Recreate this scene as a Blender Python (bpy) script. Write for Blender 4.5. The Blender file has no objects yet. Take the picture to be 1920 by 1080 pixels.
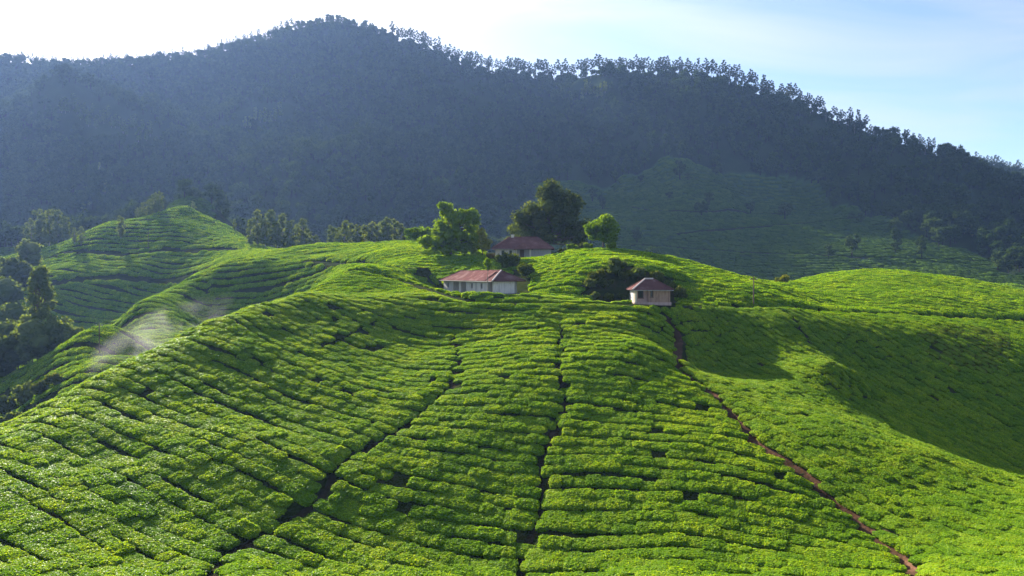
import bpy, bmesh, math, random
import numpy as np
from mathutils import Vector, Matrix, noise as mnoise

random.seed(7)
rng = np.random.default_rng(7)
scene = bpy.context.scene
C = scene.collection

# ------------------------------------------------------------------ camera
F = 1387.0                      # focal length in photograph pixels (1920 wide)
HOR = 515.0                     # horizon row in the photograph
cam_d = bpy.data.cameras.new('camera')
cam_d.sensor_width = 36.0
cam_d.lens = 36.0 * F / 1920.0
cam_d.shift_y = -(540.0 - HOR) / 1920.0
cam_d.clip_start = 0.5
cam_d.clip_end = 6000
cam = bpy.data.objects.new('camera', cam_d)
cam.location = (0, 0, 0)
cam.rotation_euler = (math.radians(90), 0, 0)
C.objects.link(cam)
scene.camera = cam

# ------------------------------------------------------------------ sky, sun, exposure
SUN_AZ = math.radians(-34)      # from +Y towards +X
SUN_EL = math.radians(27)
sun_vec = Vector((math.sin(SUN_AZ) * math.cos(SUN_EL), math.cos(SUN_AZ) * math.cos(SUN_EL), math.sin(SUN_EL)))

world = bpy.data.worlds.new('World')
scene.world = world
world.use_nodes = True
nt = world.node_tree
nt.nodes.clear()
N = nt.nodes.new; L = nt.links.new
w_out = N('ShaderNodeOutputWorld'); bg = N('ShaderNodeBackground')
sky = N('ShaderNodeTexSky'); sky.sky_type = 'NISHITA'; sky.sun_disc = False
sky.sun_elevation = SUN_EL; sky.sun_rotation = SUN_AZ
sky.altitude = 1500; sky.air_density = 1.0; sky.dust_density = 2.0; sky.ozone_density = 2.0
bg.inputs['Strength'].default_value = 0.055
tc = N('ShaderNodeTexCoord'); sep = N('ShaderNodeSeparateXYZ'); L(tc.outputs['Generated'], sep.inputs[0])
def wm(op, a, b=None, c=None):
    n = N('ShaderNodeMath'); n.operation = op
    for i, v in enumerate((a, b, c)):
        if v is None: continue
        if isinstance(v, (int, float)): n.inputs[i].default_value = v
        else: L(v, n.inputs[i])
    return n.outputs[0]
zz = wm('ADD', wm('MAXIMUM', sep.outputs[2], 0.0), 0.16)
comb = N('ShaderNodeCombineXYZ')
L(wm('DIVIDE', sep.outputs[0], zz), comb.inputs[0]); L(wm('DIVIDE', sep.outputs[1], zz), comb.inputs[1])
mp = N('ShaderNodeMapping'); mp.inputs['Rotation'].default_value = (0, 0, 0.35); mp.inputs['Scale'].default_value = (0.55, 1.25, 1)
L(comb.outputs[0], mp.inputs[0])
nz = N('ShaderNodeTexNoise'); nz.inputs['Scale'].default_value = 1.6; nz.inputs['Detail'].default_value = 7
nz.inputs['Roughness'].default_value = 0.56; nz.inputs['Distortion'].default_value = 0.7
L(mp.outputs[0], nz.inputs['Vector'])
ramp = N('ShaderNodeValToRGB'); ramp.color_ramp.elements[0].position = 0.40; ramp.color_ramp.elements[1].position = 0.70
L(nz.outputs[0], ramp.inputs[0])
# thin cirrus scatters forward: brighter towards the sun
dotn = N('ShaderNodeVectorMath'); dotn.operation = 'DOT_PRODUCT'
L(tc.outputs['Generated'], dotn.inputs[0]); dotn.inputs[1].default_value = sun_vec
glow = wm('POWER', wm('MAXIMUM', dotn.outputs['Value'], 0.0), 4.5)
cl_b = wm('MULTIPLY_ADD', glow, 5.6, 4.1)
ccol = N('ShaderNodeMix'); ccol.data_type = 'RGBA'; ccol.blend_type = 'MULTIPLY'; ccol.inputs[0].default_value = 1.0
ccol.inputs[6].default_value = (1.0, 0.99, 0.97, 1); L(cl_b, ccol.inputs[7])
fac = wm('MINIMUM', wm('ADD', wm('MULTIPLY', ramp.outputs[0], 0.46), wm('MULTIPLY', glow, 0.5)), 1.0)
mixc = N('ShaderNodeMix'); mixc.data_type = 'RGBA'
L(fac, mixc.inputs[0]); L(sky.outputs[0], mixc.inputs[6]); L(ccol.outputs[2], mixc.inputs[7])
L(mixc.outputs[2], bg.inputs['Color']); L(bg.outputs[0], w_out.inputs[0])

sun_d = bpy.data.lights.new('sun', 'SUN'); sun_d.energy = 5.0; sun_d.angle = math.radians(0.5); sun_d.color = (1.0, 0.93, 0.80)
sun = bpy.data.objects.new('sun', sun_d); sun.rotation_euler = sun_vec.to_track_quat('Z', 'Y').to_euler(); C.objects.link(sun)

scene.view_settings.view_transform = 'Standard'
scene.view_settings.look = 'None'
scene.view_settings.exposure = 1.98
scene.view_settings.gamma = 1.0
scene.view_settings.use_curve_mapping = False
scene.render.engine = 'CYCLES'
cy = scene.cycles
cy.use_denoising = True
cy.max_bounces = 4; cy.diffuse_bounces = 3; cy.glossy_bounces = 1; cy.transmission_bounces = 3; cy.volume_bounces = 1
cy.transparent_max_bounces = 4
cy.volume_step_rate = 1.0
cy.caustics_reflective = False; cy.caustics_refractive = False
cy.sample_clamp_indirect = 6

# ------------------------------------------------------------------ terrain: control columns (photo column: distance, photo row)
COLS = {
 -900: [(14, 1900), (30, 1300), (48, 1080), (66, 930), (90, 900), (120, 900), (180, 760), (260, 600), (350, 500), (420, 470), (480, 432), (620, 308), (800, 203), (1000, 120), (1080, 130), (1400, 300)],
 -400: [(14, 1900), (30, 1330), (46, 1080), (60, 950), (72, 890), (90, 900), (120, 890), (150, 800), (180, 720), (230, 620), (300, 530), (350, 480), (420, 470), (480, 432), (620, 308), (800, 203), (1000, 115), (1080, 130), (1400, 300)],
 0: [(14, 1950), (30, 1350), (48, 1080), (60, 930), (71, 833), (76, 815), (90, 840), (115, 865), (135, 810), (150, 762), (180, 692), (205, 650), (230, 606), (265, 560), (300, 520), (350, 468), (420, 470), (480, 432), (620, 312), (800, 210), (1000, 118), (1060, 125), (1400, 300)],
 100: [(60, 940), (73, 810), (81, 760), (95, 785), (115, 800), (130, 740), (148, 675), (165, 668), (205, 672), (236, 628), (252, 570), (268, 512), (300, 475), (330, 462), (360, 455), (430, 468), (480, 434), (620, 315), (800, 214), (1000, 121), (1060, 128)],
 200: [(14, 1970), (30, 1370), (50, 1080), (70, 860), (80, 762), (86, 707), (100, 727), (115, 735), (132, 670), (150, 613), (160, 634), (185, 664), (215, 648), (236, 606), (250, 556), (262, 512), (282, 470), (298, 424), (306, 419), (330, 440), (420, 468), (480, 436), (620, 320), (800, 220), (1000, 129), (1060, 138), (1400, 300)],
 320: [(52, 1080), (70, 850), (84, 720), (92, 656), (105, 672), (125, 690), (145, 668), (160, 640), (180, 590), (200, 543), (212, 552), (232, 566), (244, 548), (256, 508), (268, 470), (290, 412), (303, 394), (314, 400), (335, 392), (350, 384), (366, 405), (420, 468), (490, 432), (620, 322), (800, 220), (1000, 121), (1060, 130)],
 345: [(284, 421), (296, 396), (302, 386), (310, 396)],
 260: [(51, 1080), (70, 855), (82, 740), (89, 682), (103, 698), (120, 712), (140, 686), (158, 652), (176, 622), (190, 573), (205, 586), (228, 602), (243, 570), (258, 510), (275, 470), (292, 422), (303, 409), (318, 420), (345, 445), (410, 462)],
 380: [(52, 1080), (71, 840), (88, 690), (95, 631), (110, 646), (130, 666), (155, 656), (180, 622), (192, 570), (204, 512), (213, 517), (226, 514), (242, 505), (262, 470), (288, 421), (301, 403), (313, 411), (335, 390), (350, 374), (366, 398), (420, 472)],
 500: [(53, 1080), (75, 815), (97, 635), (105, 578), (120, 592), (142, 606), (164, 606), (182, 586), (191, 540), (201, 487), (210, 486), (222, 474), (245, 468), (268, 465), (300, 480), (400, 490)],
 440: [(14, 1980), (30, 1380), (52, 1080), (72, 830), (90, 665), (98, 603), (112, 616), (128, 636), (150, 636), (182, 606), (195, 540), (207, 488), (215, 492), (224, 490), (242, 478), (275, 448), (300, 432), (312, 437), (335, 430), (350, 424), (368, 450), (430, 478), (500, 420), (620, 320), (800, 204), (1000, 98), (1060, 110), (1400, 300)],
 560: [(55, 1080), (78, 800), (104, 602), (112, 553), (125, 563), (142, 578), (178, 570), (187, 525), (195, 489), (203, 487), (214, 470), (226, 463), (245, 476), (300, 500), (400, 500), (480, 440), (620, 310), (800, 178), (1020, 58), (1080, 70)],
 650: [(56, 1080), (79, 795), (102, 626), (118, 555), (130, 516), (140, 512), (160, 508), (176, 497), (186, 491), (200, 472), (215, 460), (235, 470), (300, 502), (400, 500), (480, 440), (620, 302), (800, 168), (1040, 40), (1100, 55), (1400, 300)],
 740: [(14, 2000), (30, 1395), (57, 1080), (80, 792), (101, 650), (107, 612), (115, 560), (127, 527), (140, 507), (152, 499), (165, 488), (185, 466), (205, 455), (230, 468), (300, 502), (400, 496), (480, 440), (620, 306), (800, 182), (1020, 72), (1080, 85)],
 820: [(58, 1080), (80, 794), (102, 650), (106, 622), (113, 566), (119, 554), (128, 551), (140, 548), (145, 527), (152, 500), (162, 482), (172, 471), (190, 462), (220, 478), (300, 512), (400, 496), (480, 440), (620, 310), (800, 196), (1000, 98), (1060, 110)],
 890: [(58, 1080), (79, 800), (102, 645), (106, 618), (112, 572), (117, 557), (125, 553), (137, 550), (142, 522), (150, 498), (160, 481), (172, 475), (190, 474), (220, 488), (300, 520), (400, 500), (480, 445), (620, 322), (800, 212), (980, 126), (1040, 138)],
 970: [(14, 2000), (30, 1400), (58, 1080), (79, 800), (99, 640), (111, 577), (114, 564), (120, 561), (127, 547), (135, 521), (148, 494), (160, 479), (176, 475), (200, 488), (260, 535), (330, 552), (400, 505), (480, 448), (620, 326), (800, 214), (950, 135), (1010, 150), (1400, 300)],
 1080: [(58, 1080), (79, 800), (99, 640), (111, 577), (114, 566), (118, 564), (122, 541), (129, 512), (140, 490), (152, 476), (165, 471), (190, 486), (260, 540), (330, 548), (400, 490), (480, 420), (560, 345), (700, 245), (910, 141), (970, 155)],
 1150: [(58, 1080), (79, 800), (98, 645), (110, 580), (113, 569), (121, 566), (124, 545), (128, 508), (140, 488), (150, 476), (160, 472), (190, 494), (260, 548), (330, 545), (400, 482), (480, 405), (560, 330), (700, 238), (890, 143), (950, 156)],
 1220: [(14, 2000), (30, 1400), (57, 1080), (80, 790), (97, 650), (108, 590), (112, 573), (122, 567), (124, 550), (128, 508), (140, 491), (150, 481), (160, 486), (200, 530), (260, 560), (330, 545), (400, 482), (480, 400), (560, 325), (700, 228), (870, 146), (930, 158), (1400, 300)],
 1300: [(57, 1080), (80, 792), (99, 695), (106, 640), (113, 578), (119, 571), (122, 556), (133, 518), (145, 500), (152, 497), (170, 515), (210, 550), (260, 568), (330, 548), (400, 485), (480, 402), (560, 328), (700, 225), (850, 156), (910, 168)],
 1400: [(57, 1080), (80, 795), (98, 708), (107, 645), (116, 581), (120, 577), (123, 565), (135, 536), (144, 524), (155, 538), (200, 572), (260, 574), (330, 548), (400, 488), (480, 412), (560, 350), (680, 250), (810, 181), (870, 195)],
 1480: [(56, 1080), (79, 799), (97, 705), (108, 640), (118, 585), (122, 582), (126, 570), (138, 551), (150, 545), (165, 536), (185, 530), (200, 533), (240, 555), (330, 550), (400, 488), (480, 420), (560, 362), (660, 272), (780, 208), (840, 220)],
 1560: [(14, 2000), (30, 1400), (56, 1080), (78, 802), (98, 680), (115, 610), (121, 588), (125, 585), (128, 580), (136, 577), (146, 562), (160, 543), (185, 521), (200, 516), (230, 540), (300, 562), (360, 530), (450, 450), (560, 372), (640, 300), (745, 229), (800, 240), (1400, 300)],
 1640: [(55, 1080), (77, 822), (98, 750), (107, 692), (115, 623), (124, 593), (128, 589), (132, 582), (146, 563), (165, 537), (190, 514), (204, 511), (230, 533), (290, 556), (350, 520), (430, 455), (510, 400), (600, 320), (715, 257), (770, 268), (1000, 300)],
 1740: [(53, 1080), (75, 850), (91, 814), (99, 766), (108, 690), (116, 638), (128, 597), (133, 594), (137, 587), (160, 551), (190, 520), (205, 516), (230, 533), (280, 550), (330, 520), (420, 466), (480, 437), (580, 360), (680, 298), (730, 308), (900, 312), (1100, 300), (1160, 312)],
 1830: [(52, 1080), (73, 884), (86, 868), (94, 822), (104, 740), (115, 662), (133, 605), (138, 600), (143, 592), (165, 560), (190, 533), (205, 529), (230, 545), (280, 556), (330, 528), (410, 480), (480, 445), (560, 388), (650, 333), (700, 345), (900, 335), (1100, 312), (1160, 322)],
 1920: [(14, 2000), (30, 1400), (50, 1080), (71, 910), (84, 906), (92, 864), (102, 778), (113, 690), (132, 627), (142, 606), (147, 601), (152, 592), (175, 565), (195, 549), (208, 548), (240, 562), (290, 564), (330, 535), (400, 495), (480, 455), (540, 415), (620, 372), (670, 385), (900, 360), (1100, 336), (1160, 345), (1400, 380)],
 2250: [(14, 2000), (30, 1400), (48, 1080), (70, 905), (92, 800), (112, 730), (135, 670), (165, 625), (200, 600), (260, 600), (330, 570), (400, 530), (480, 490), (620, 430), (700, 425), (900, 400), (1100, 385), (1400, 400)],
 2800: [(14, 2000), (30, 1400), (48, 1100), (70, 950), (100, 850), (140, 760), (200, 690), (300, 620), (450, 550), (700, 470), (1100, 420), (1400, 430)],
}
P = []; V = []
for u, prof in COLS.items():
    for Y, v in prof:
        if Y > 330: Y = 330 * (Y / 330) ** 0.83
        P.append(((u - 960) / F, math.log(Y))); V.append(v)
P = np.array(P); V = np.array(V, float)
def tps_k(r2):
    return np.where(r2 > 1e-12, 0.5 * r2 * np.log(np.maximum(r2, 1e-12)), 0.0)
def warp(p):                       # image rows stay apart in depth: stretch depth axis
    q = p.copy(); q[:, 1] = q[:, 1] * 1.35; return q
Pw = warp(P)
n = len(Pw)
K = tps_k(((Pw[:, None] - Pw[None]) ** 2).sum(-1)) + np.eye(n) * 2e-5
A = np.zeros((n + 3, n + 3)); A[:n, :n] = K; A[:n, n] = 1; A[:n, n + 1:] = Pw; A[n, :n] = 1; A[n + 1:, :n] = Pw.T
sol = np.linalg.solve(A, np.concatenate([V, np.zeros(3)]))
def tps(a, b):
    q = np.stack([a, b * 1.35], -1)
    out = np.empty(len(q))
    for i in range(0, len(q), 20000):
        s = q[i:i + 20000]
        r2 = (s[:, None, 0] - Pw[None, :, 0]) ** 2 + (s[:, None, 1] - Pw[None, :, 1]) ** 2
        out[i:i + 20000] = tps_k(r2) @ sol[:n] + sol[n] + s @ sol[n + 1:]
    return out

def vnoise(x, y, seed=0):
    xi = np.floor(x).astype(np.int64); yi = np.floor(y).astype(np.int64)
    fx = x - xi; fy = y - yi
    fx = fx * fx * fx * (fx * (fx * 6 - 15) + 10); fy = fy * fy * fy * (fy * (fy * 6 - 15) + 10)
    def h(i, j):
        k = (i * 374761393 + j * 668265263 + seed * 1442695041) & 0xffffffff
        k = ((k ^ (k >> 13)) * 1274126177) & 0xffffffff
        return ((k ^ (k >> 16)) & 0xffff) / 65535.0
    return (h(xi, yi) * (1 - fx) + h(xi + 1, yi) * fx) * (1 - fy) + (h(xi, yi + 1) * (1 - fx) + h(xi + 1, yi + 1) * fx) * fy - 0.5
def fbm(x, y, o=4, seed=0):
    s = 0; a = 1.0
    for k in range(o):
        s = s + a * vnoise(x * 2 ** k, y * 2 ** k, seed + k); a *= 0.5
    return s
def sstep(a, b, x):
    t = np.clip((x - a) / (b - a), 0, 1); return t * t * (3 - 2 * t)

GA = np.concatenate([np.linspace(-1.6, -0.82, 40)[:-1], np.linspace(-0.82, 0.82, 470), np.linspace(0.82, 1.6, 40)[1:]])
GB = np.linspace(math.log(9), math.log(1250), 760)
AA, BB = np.meshgrid(GA, GB)
GY = np.exp(BB); GX = AA * GY
# coarse evaluation of the spline, then bilinear refinement
CA = np.linspace(-1.62, 1.62, 300); CB = np.linspace(GB[0] - .01, GB[-1] + .01, 520)
ca, cb = np.meshgrid(CA, CB)
CV = tps(np.clip(ca.ravel(), -1.5, 1.5), cb.ravel()).reshape(ca.shape)
def bil(G, xs, ys, x, y):
    i = np.clip(np.searchsorted(xs, x) - 1, 0, len(xs) - 2); j = np.clip(np.searchsorted(ys, y) - 1, 0, len(ys) - 2)
    tx = np.clip((x - xs[i]) / (xs[i + 1] - xs[i]), 0, 1); ty = np.clip((y - ys[j]) / (ys[j + 1] - ys[j]), 0, 1)
    return (G[j, i] * (1 - tx) + G[j, i + 1] * tx) * (1 - ty) + (G[j + 1, i] * (1 - tx) + G[j + 1, i + 1] * tx) * ty
GV = bil(CV, CA, CB, AA, BB)
GZ = (HOR - GV) / F * GY
GZ = np.maximum(GZ, -70)
# relief: gullies and spurs on the mountain, small undulation near by
far = sstep(330, 560, GY)
rel = fbm(GX / 135 + fbm(GX / 200, GY / 200, 3, 9) * 0.8, GY / 340, 5, 3)
crest_fade = 1 - 0.8 * sstep(560, 760, GY)
GZ = GZ + far * rel * 52 * crest_fade * (1 - 0.88 * sstep(900, 1060, 960 + F * AA) * (1 - sstep(430, 540, GY))) + (1 - far) * (fbm(GX / 14, GY / 14, 3, 21) * 0.7) * sstep(30, 60, GY)

def ground(x, y):
    x = np.atleast_1d(np.asarray(x, float)); y = np.atleast_1d(np.asarray(y, float))
    y = np.maximum(y, 9.1)
    return bil(GZ, GA, GB, x / y, np.log(y))
def gz(x, y): return float(ground(x, y)[0])
def hit(u, v, ymin=25.0, ymax=1200.0):
    """first terrain point seen at photograph pixel (u, v)"""
    a = (u - 960) / F
    b = np.linspace(math.log(ymin), math.log(ymax), 4000); y = np.exp(b)
    vv = HOR - F * bil(GZ, GA, GB, np.full_like(b, a), b) / y
    k = int(np.argmax(vv <= v))
    if vv[k] > v: k = len(y) - 1
    return Vector((a * y[k], y[k], float(HOR - vv[k]) / F * y[k]))
def at(u, v, Y): return Vector(((u - 960) / F * Y, Y, (HOR - v) / F * Y))
def on(u, Y):
    x = (u - 960) / F * Y
    return Vector((x, Y, gz(x, Y)))
def uv(p): return 960 + F * p[0] / p[1], HOR - F * p[2] / p[1]

def densify(pts, step=0.6):
    out = []
    pts = [Vector(p) for p in pts]
    for i in range(len(pts) - 1):
        p0 = pts[max(i - 1, 0)]; p1 = pts[i]; p2 = pts[i + 1]; p3 = pts[min(i + 2, len(pts) - 1)]
        m = max(2, int((p2 - p1).length / step))
        for k in range(m):
            t = k / m
            out.append(0.5 * ((2 * p1) + (p2 - p0) * t + (2 * p0 - 5 * p1 + 4 * p2 - p3) * t * t + (3 * p1 - p0 - 3 * p2 + p3) * t ** 3))
    out.append(pts[-1])
    return out
def dist_poly(x, y, pts):
    """distance from points to a polyline, and the z of the nearest polyline point"""
    q = np.array([(p[0], p[1], p[2]) for p in pts])
    best = np.full(x.shape, 1e9); bz = np.zeros(x.shape)
    for k in range(len(q)):
        d = (x - q[k, 0]) ** 2 + (y - q[k, 1]) ** 2
        m = d < best
        best[m] = d[m]; bz[m] = q[k, 2]
    return np.sqrt(best), bz
def carve(pts, hw, fall, depth=0.0):
    global GZ
    q = np.array([(p[0], p[1]) for p in pts])
    m = (GX > q[:, 0].min() - 8) & (GX < q[:, 0].max() + 8) & (GY > q[:, 1].min() - 8) & (GY < q[:, 1].max() + 8)
    d, z = dist_poly(GX[m], GY[m], pts)
    w = 1 - sstep(hw, hw + fall, d)
    GZ[m] = GZ[m] * (1 - w) + (z - depth) * w
def pad(c, ang, hx, hy, fall):
    global GZ
    ca_, sa_ = math.cos(ang), math.sin(ang)
    dx = GX - c[0]; dy = GY - c[1]
    lx = np.abs(dx * ca_ + dy * sa_) - hx; ly = np.abs(-dx * sa_ + dy * ca_) - hy
    d = np.hypot(np.maximum(lx, 0), np.maximum(ly, 0))
    w = 1 - sstep(0, fall, d)
    GZ = GZ * (1 - w) + c[2] * w

# house sites
H1 = at(926, 553.5, 119.5)       # front corner of the long house
H2 = at(1190.5, 568.5, 114.0)    # front left corner of the small house
H3 = at(929, 487, 160.0)       # front left corner of the upper house
A1 = math.radians(90 + 26)       # direction the long wall recedes (to the left, away)
d1 = Vector((math.cos(A1), math.sin(A1), 0)); e1 = Vector((math.sin(A1), -math.cos(A1), 0))   # e1: along the short wall
c1 = H1 + d1 * 11.4 + e1 * 2.35
pad((c1.x, c1.y, H1.z - 0.05), A1, 12.2, 3.2, 2.0)
A2 = math.radians(3)
d2 = Vector((math.cos(A2), math.sin(A2), 0)); e2 = Vector((-math.sin(A2), math.cos(A2), 0))
c2 = H2 + d2 * 2.75 + e2 * 1.85
pad((c2.x, c2.y, H2.z - 0.05), A2, 3.5, 2.6, 1.6)
A3 = math.radians(-4)
d3 = Vector((math.cos(A3), math.sin(A3), 0)); e3 = Vector((-math.sin(A3), math.cos(A3), 0))
c3 = H3 + d3 * 6 + e3 * 3
pad((c3.x, c3.y, H3.z - 0.05), A3, 7, 4, 3)

ROAD = densify([at(*p) for p in [(705, 519, 132), (760, 531, 128), (812, 548, 121), (870, 566, 114.2), (925, 570, 112.2), (1000, 570, 112.2), (1100, 571, 112), (1190, 572.5, 111.6), (1300, 575, 114.5), (1400, 580, 118.5), (1500, 585, 122), (1600, 589, 126.5), (1750, 596, 135), (1920, 605, 145.5), (2150, 621, 160)]], 0.5)
carve(ROAD, 1.2, 1.6)
ROAD2 = densify([at(*p) for p in [(395, 500, 219), (440, 491, 216), (500, 487, 209), (560, 489.5, 199), (640, 495, 184), (700, 501, 165), (745, 503, 148), (790, 502, 144)]], 0.7)
carve(ROAD2, 1.3, 1.6)
ROAD3 = densify([on(u, Y) for u, Y in [(60, 300), (130, 290), (220, 276), (330, 267), (430, 258), (500, 243), (540, 226)]], 0.8)
carve(ROAD3, 0.9, 1.6)
ROAD4 = densify([on(u, Y) for u, Y in [(100, 262), (200, 259), (300, 252), (370, 243), (440, 226)]], 0.8)
carve(ROAD4, 0.8, 1.6)

def trace(pix, ymin=25, ymax=160): return densify([hit(u, v, ymin, ymax) for u, v in pix], 0.5)
PATH_A = trace([(853, 628), (858, 690), (845, 722), (805, 762), (745, 808), (642, 868), (600, 930), (520, 990), (440, 1030), (398, 1076), (380, 1130)])
PATH_B = trace([(1050, 605), (1052, 690), (1060, 755), (1036, 815), (1012, 880), (1016, 945), (988, 1020), (972, 1076), (965, 1130)])
PATH_C = trace([(1243, 588), (1272, 632), (1276, 690), (1328, 728), (1385, 786), (1420, 828), (1498, 878), (1530, 915), (1598, 963), (1640, 1000), (1700, 1056), (1745, 1120)])
PATH_D = trace([(1478, 592), (1560, 680), (1630, 738), (1690, 778)])
PATH_E = trace([(608, 650), (650, 632), (700, 612)])
carve(PATH_A, 0.35, 0.9, 0.25)
carve(PATH_B, 0.3, 0.8, 0.25)
carve(PATH_C, 0.5, 0.8, 0.5)
def spur(pix, amp, rad, ymin=335, ymax=860):
    global GZ
    pts = densify([hit(u, v, ymin, ymax) for u, v in pix], 3.0)
    q = np.array([(p.x, p.y) for p in pts]); m = (GX > q[:, 0].min() - 90) & (GX < q[:, 0].max() + 90) & (GY > q[:, 1].min() - 90) & (GY < q[:, 1].max() + 90)
    d, _ = dist_poly(GX[m], GY[m], pts); GZ[m] += amp * np.exp(-(d / rad) ** 2)
spur([(105, 215), (170, 245), (230, 268), (275, 275)], 34, 22)
spur([(450, 245), (490, 236), (525, 230)], 18, 16)
spur([(1085, 190), (1110, 182), (1135, 185)], 20, 16)
spur([(640, 330), (720, 300), (800, 330), (880, 390)], 12, 26)
spur([(1690, 430), (1780, 455), (1860, 470)], 7, 12, 300, 640)
FIELD_TRACKS = [trace([(1130, 462), (1300, 468), (1500, 478), (1700, 487), (1900, 497)], 240, 700),
                trace([(1270, 440), (1400, 428), (1500, 420), (1620, 406)], 240, 700),
                trace([(1130, 392), (1300, 398), (1450, 402), (1620, 410)], 240, 700)]

# ------------------------------------------------------------------ materials
def mat(name, col=(0.5, 0.5, 0.5), rough=0.8, spec=0.3):
    m = bpy.data.materials.new(name); m.use_nodes = True
    b = m.node_tree.nodes['Principled BSDF']
    b.inputs['Base Color'].default_value = (*col, 1); b.inputs['Roughness'].default_value = rough
    b.inputs['Specular IOR Level'].default_value = spec
    return m
class NB:
    def __init__(s, m):
        s.m = m; s.t = m.node_tree; s.b = s.t.nodes['Principled BSDF']; s.out = s.t.nodes['Material Output']
    def n(s, typ, **kw):
        x = s.t.nodes.new(typ)
        for k, v in kw.items(): setattr(x, k, v)
        return x
    def l(s, a, b): s.t.links.new(a, b)
    def noise(s, scale, detail=4, rough=0.55, coord='Object', vec=None):
        x = s.n('ShaderNodeTexNoise'); x.inputs['Scale'].default_value = scale; x.inputs['Detail'].default_value = detail; x.inputs['Roughness'].default_value = rough
        if vec is None:
            t = s.n('ShaderNodeTexCoord'); vec = t.outputs[coord]
        s.l(vec, x.inputs['Vector']); return x.outputs[0]
    def geo(s): return s.n('ShaderNodeNewGeometry').outputs['Position']
    def ramp(s, f, stops):
        r = s.n('ShaderNodeValToRGB'); e = r.color_ramp.elements
        while len(e) < len(stops): e.new(0.5)
        for k, (p, c) in enumerate(stops):
            e[k].position = p; e[k].color = (*c, 1)
        s.l(f, r.inputs[0]); return r.outputs[0]
    def mix(s, f, a, b, mode='MIX'):
        x = s.n('ShaderNodeMix', data_type='RGBA', blend_type=mode)
        for i, v in ((0, f), (6, a), (7, b)):
            if isinstance(v, (int, float)): x.inputs[i].default_value = v
            elif isinstance(v, tuple): x.inputs[i].default_value = (*v, 1)
            else: s.l(v, x.inputs[i])
        return x.outputs[2]
    def math(s, op, a, b=0.0):
        x = s.n('ShaderNodeMath', operation=op)
        for i, v in ((0, a), (1, b)):
            if isinstance(v, (int, float)): x.inputs[i].default_value = v
            else: s.l(v, x.inputs[i])
        return x.outputs[0]
    def bump(s, h, strength=0.3, dist=0.05):
        x = s.n('ShaderNodeBump'); x.inputs['Strength'].default_value = strength; x.inputs['Distance'].default_value = dist
        s.l(h, x.inputs['Height']); s.l(x.outputs[0], s.b.inputs['Normal'])

def leaf_mat(name, cols, trans=0.35, scale=1.3, rough=0.55, tint=(1.4, 1.3, 0.35), spec=0.0, big=0.32):
    """foliage: colour varies per plant and per leaf cluster; light comes through the leaves"""
    m = mat(name, cols[1], rough, spec); k = NB(m)
    oi = k.n('ShaderNodeObjectInfo')
    f1 = k.noise(scale, 3, 0.6, vec=k.geo())
    f2 = k.n('ShaderNodeNewGeometry').outputs['Random Per Island']
    f3 = k.noise(scale * 0.13, 3, 0.6, vec=k.geo())
    f = k.math('ADD', k.math('ADD', k.math('MULTIPLY', oi.outputs['Random'], 0.19), k.math('MULTIPLY', f3, big)), k.math('ADD', k.math('MULTIPLY', f1, 0.40), k.math('MULTIPLY', f2, 0.36)))
    st = [(0.30 + 0.64 * i / (len(cols) - 1), c) for i, c in enumerate(cols)]
    col = k.ramp(f, st)
    k.l(col, k.b.inputs['Base Color'])
    tr = k.n('ShaderNodeBsdfTranslucent'); k.l(k.mix(1.0, col, tint, 'MULTIPLY'), tr.inputs['Color'])
    ms = k.n('ShaderNodeMixShader'); ms.inputs[0].default_value = trans
    k.l(k.b.outputs[0], ms.inputs[1]); k.l(tr.outputs[0], ms.inputs[2]); k.l(ms.outputs[0], k.out.inputs[0])
    return m
M = {}
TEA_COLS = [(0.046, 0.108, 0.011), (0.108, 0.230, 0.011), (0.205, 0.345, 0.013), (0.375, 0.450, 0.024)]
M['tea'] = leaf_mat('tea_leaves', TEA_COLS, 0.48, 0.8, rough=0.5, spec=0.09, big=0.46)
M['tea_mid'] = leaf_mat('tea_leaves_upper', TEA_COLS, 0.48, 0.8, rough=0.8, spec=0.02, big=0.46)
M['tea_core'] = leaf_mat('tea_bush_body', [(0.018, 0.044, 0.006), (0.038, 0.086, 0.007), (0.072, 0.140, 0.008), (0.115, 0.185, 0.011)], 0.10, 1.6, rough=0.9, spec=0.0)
M['tea_far'] = leaf_mat('shade_tinted_tea_leaves', [(0.016, 0.038, 0.009), (0.030, 0.062, 0.011), (0.048, 0.090, 0.013), (0.070, 0.115, 0.015)], 0.2, 0.3, rough=0.9)  # darker copy of the tea colours: the far field's shade is in the colour
M['tea_brown'] = leaf_mat('pruned_tea_leaves', [(0.05, 0.05, 0.018), (0.08, 0.09, 0.02), (0.13, 0.12, 0.03), (0.12, 0.19, 0.015)], 0.3, 0.8, rough=0.8)
M['leaf_bright'] = leaf_mat('bright_leaves', [(0.06, 0.12, 0.012), (0.12, 0.20, 0.015), (0.20, 0.28, 0.02)], 0.45, 0.5)
M['leaf_dark'] = leaf_mat('dark_leaves', [(0.036, 0.055, 0.014), (0.070, 0.098, 0.020), (0.14, 0.15, 0.035)], 0.42, 0.5)
M['leaf_euca'] = leaf_mat('eucalyptus_leaves', [(0.06, 0.09, 0.03), (0.10, 0.14, 0.045), (0.17, 0.20, 0.07)], 0.45, 0.3)
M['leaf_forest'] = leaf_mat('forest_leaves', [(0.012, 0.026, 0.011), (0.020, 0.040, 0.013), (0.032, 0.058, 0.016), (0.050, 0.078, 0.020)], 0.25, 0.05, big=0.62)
M['leaf_sky'] = leaf_mat('skyline_leaves', [(0.03, 0.045, 0.02), (0.045, 0.065, 0.025), (0.07, 0.09, 0.03)], 0.1, 0.3)
M['leaf_yellow'] = leaf_mat('yellow_leaves', [(0.09, 0.12, 0.015), (0.16, 0.18, 0.02), (0.27, 0.24, 0.03)], 0.38, 0.5)
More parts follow.
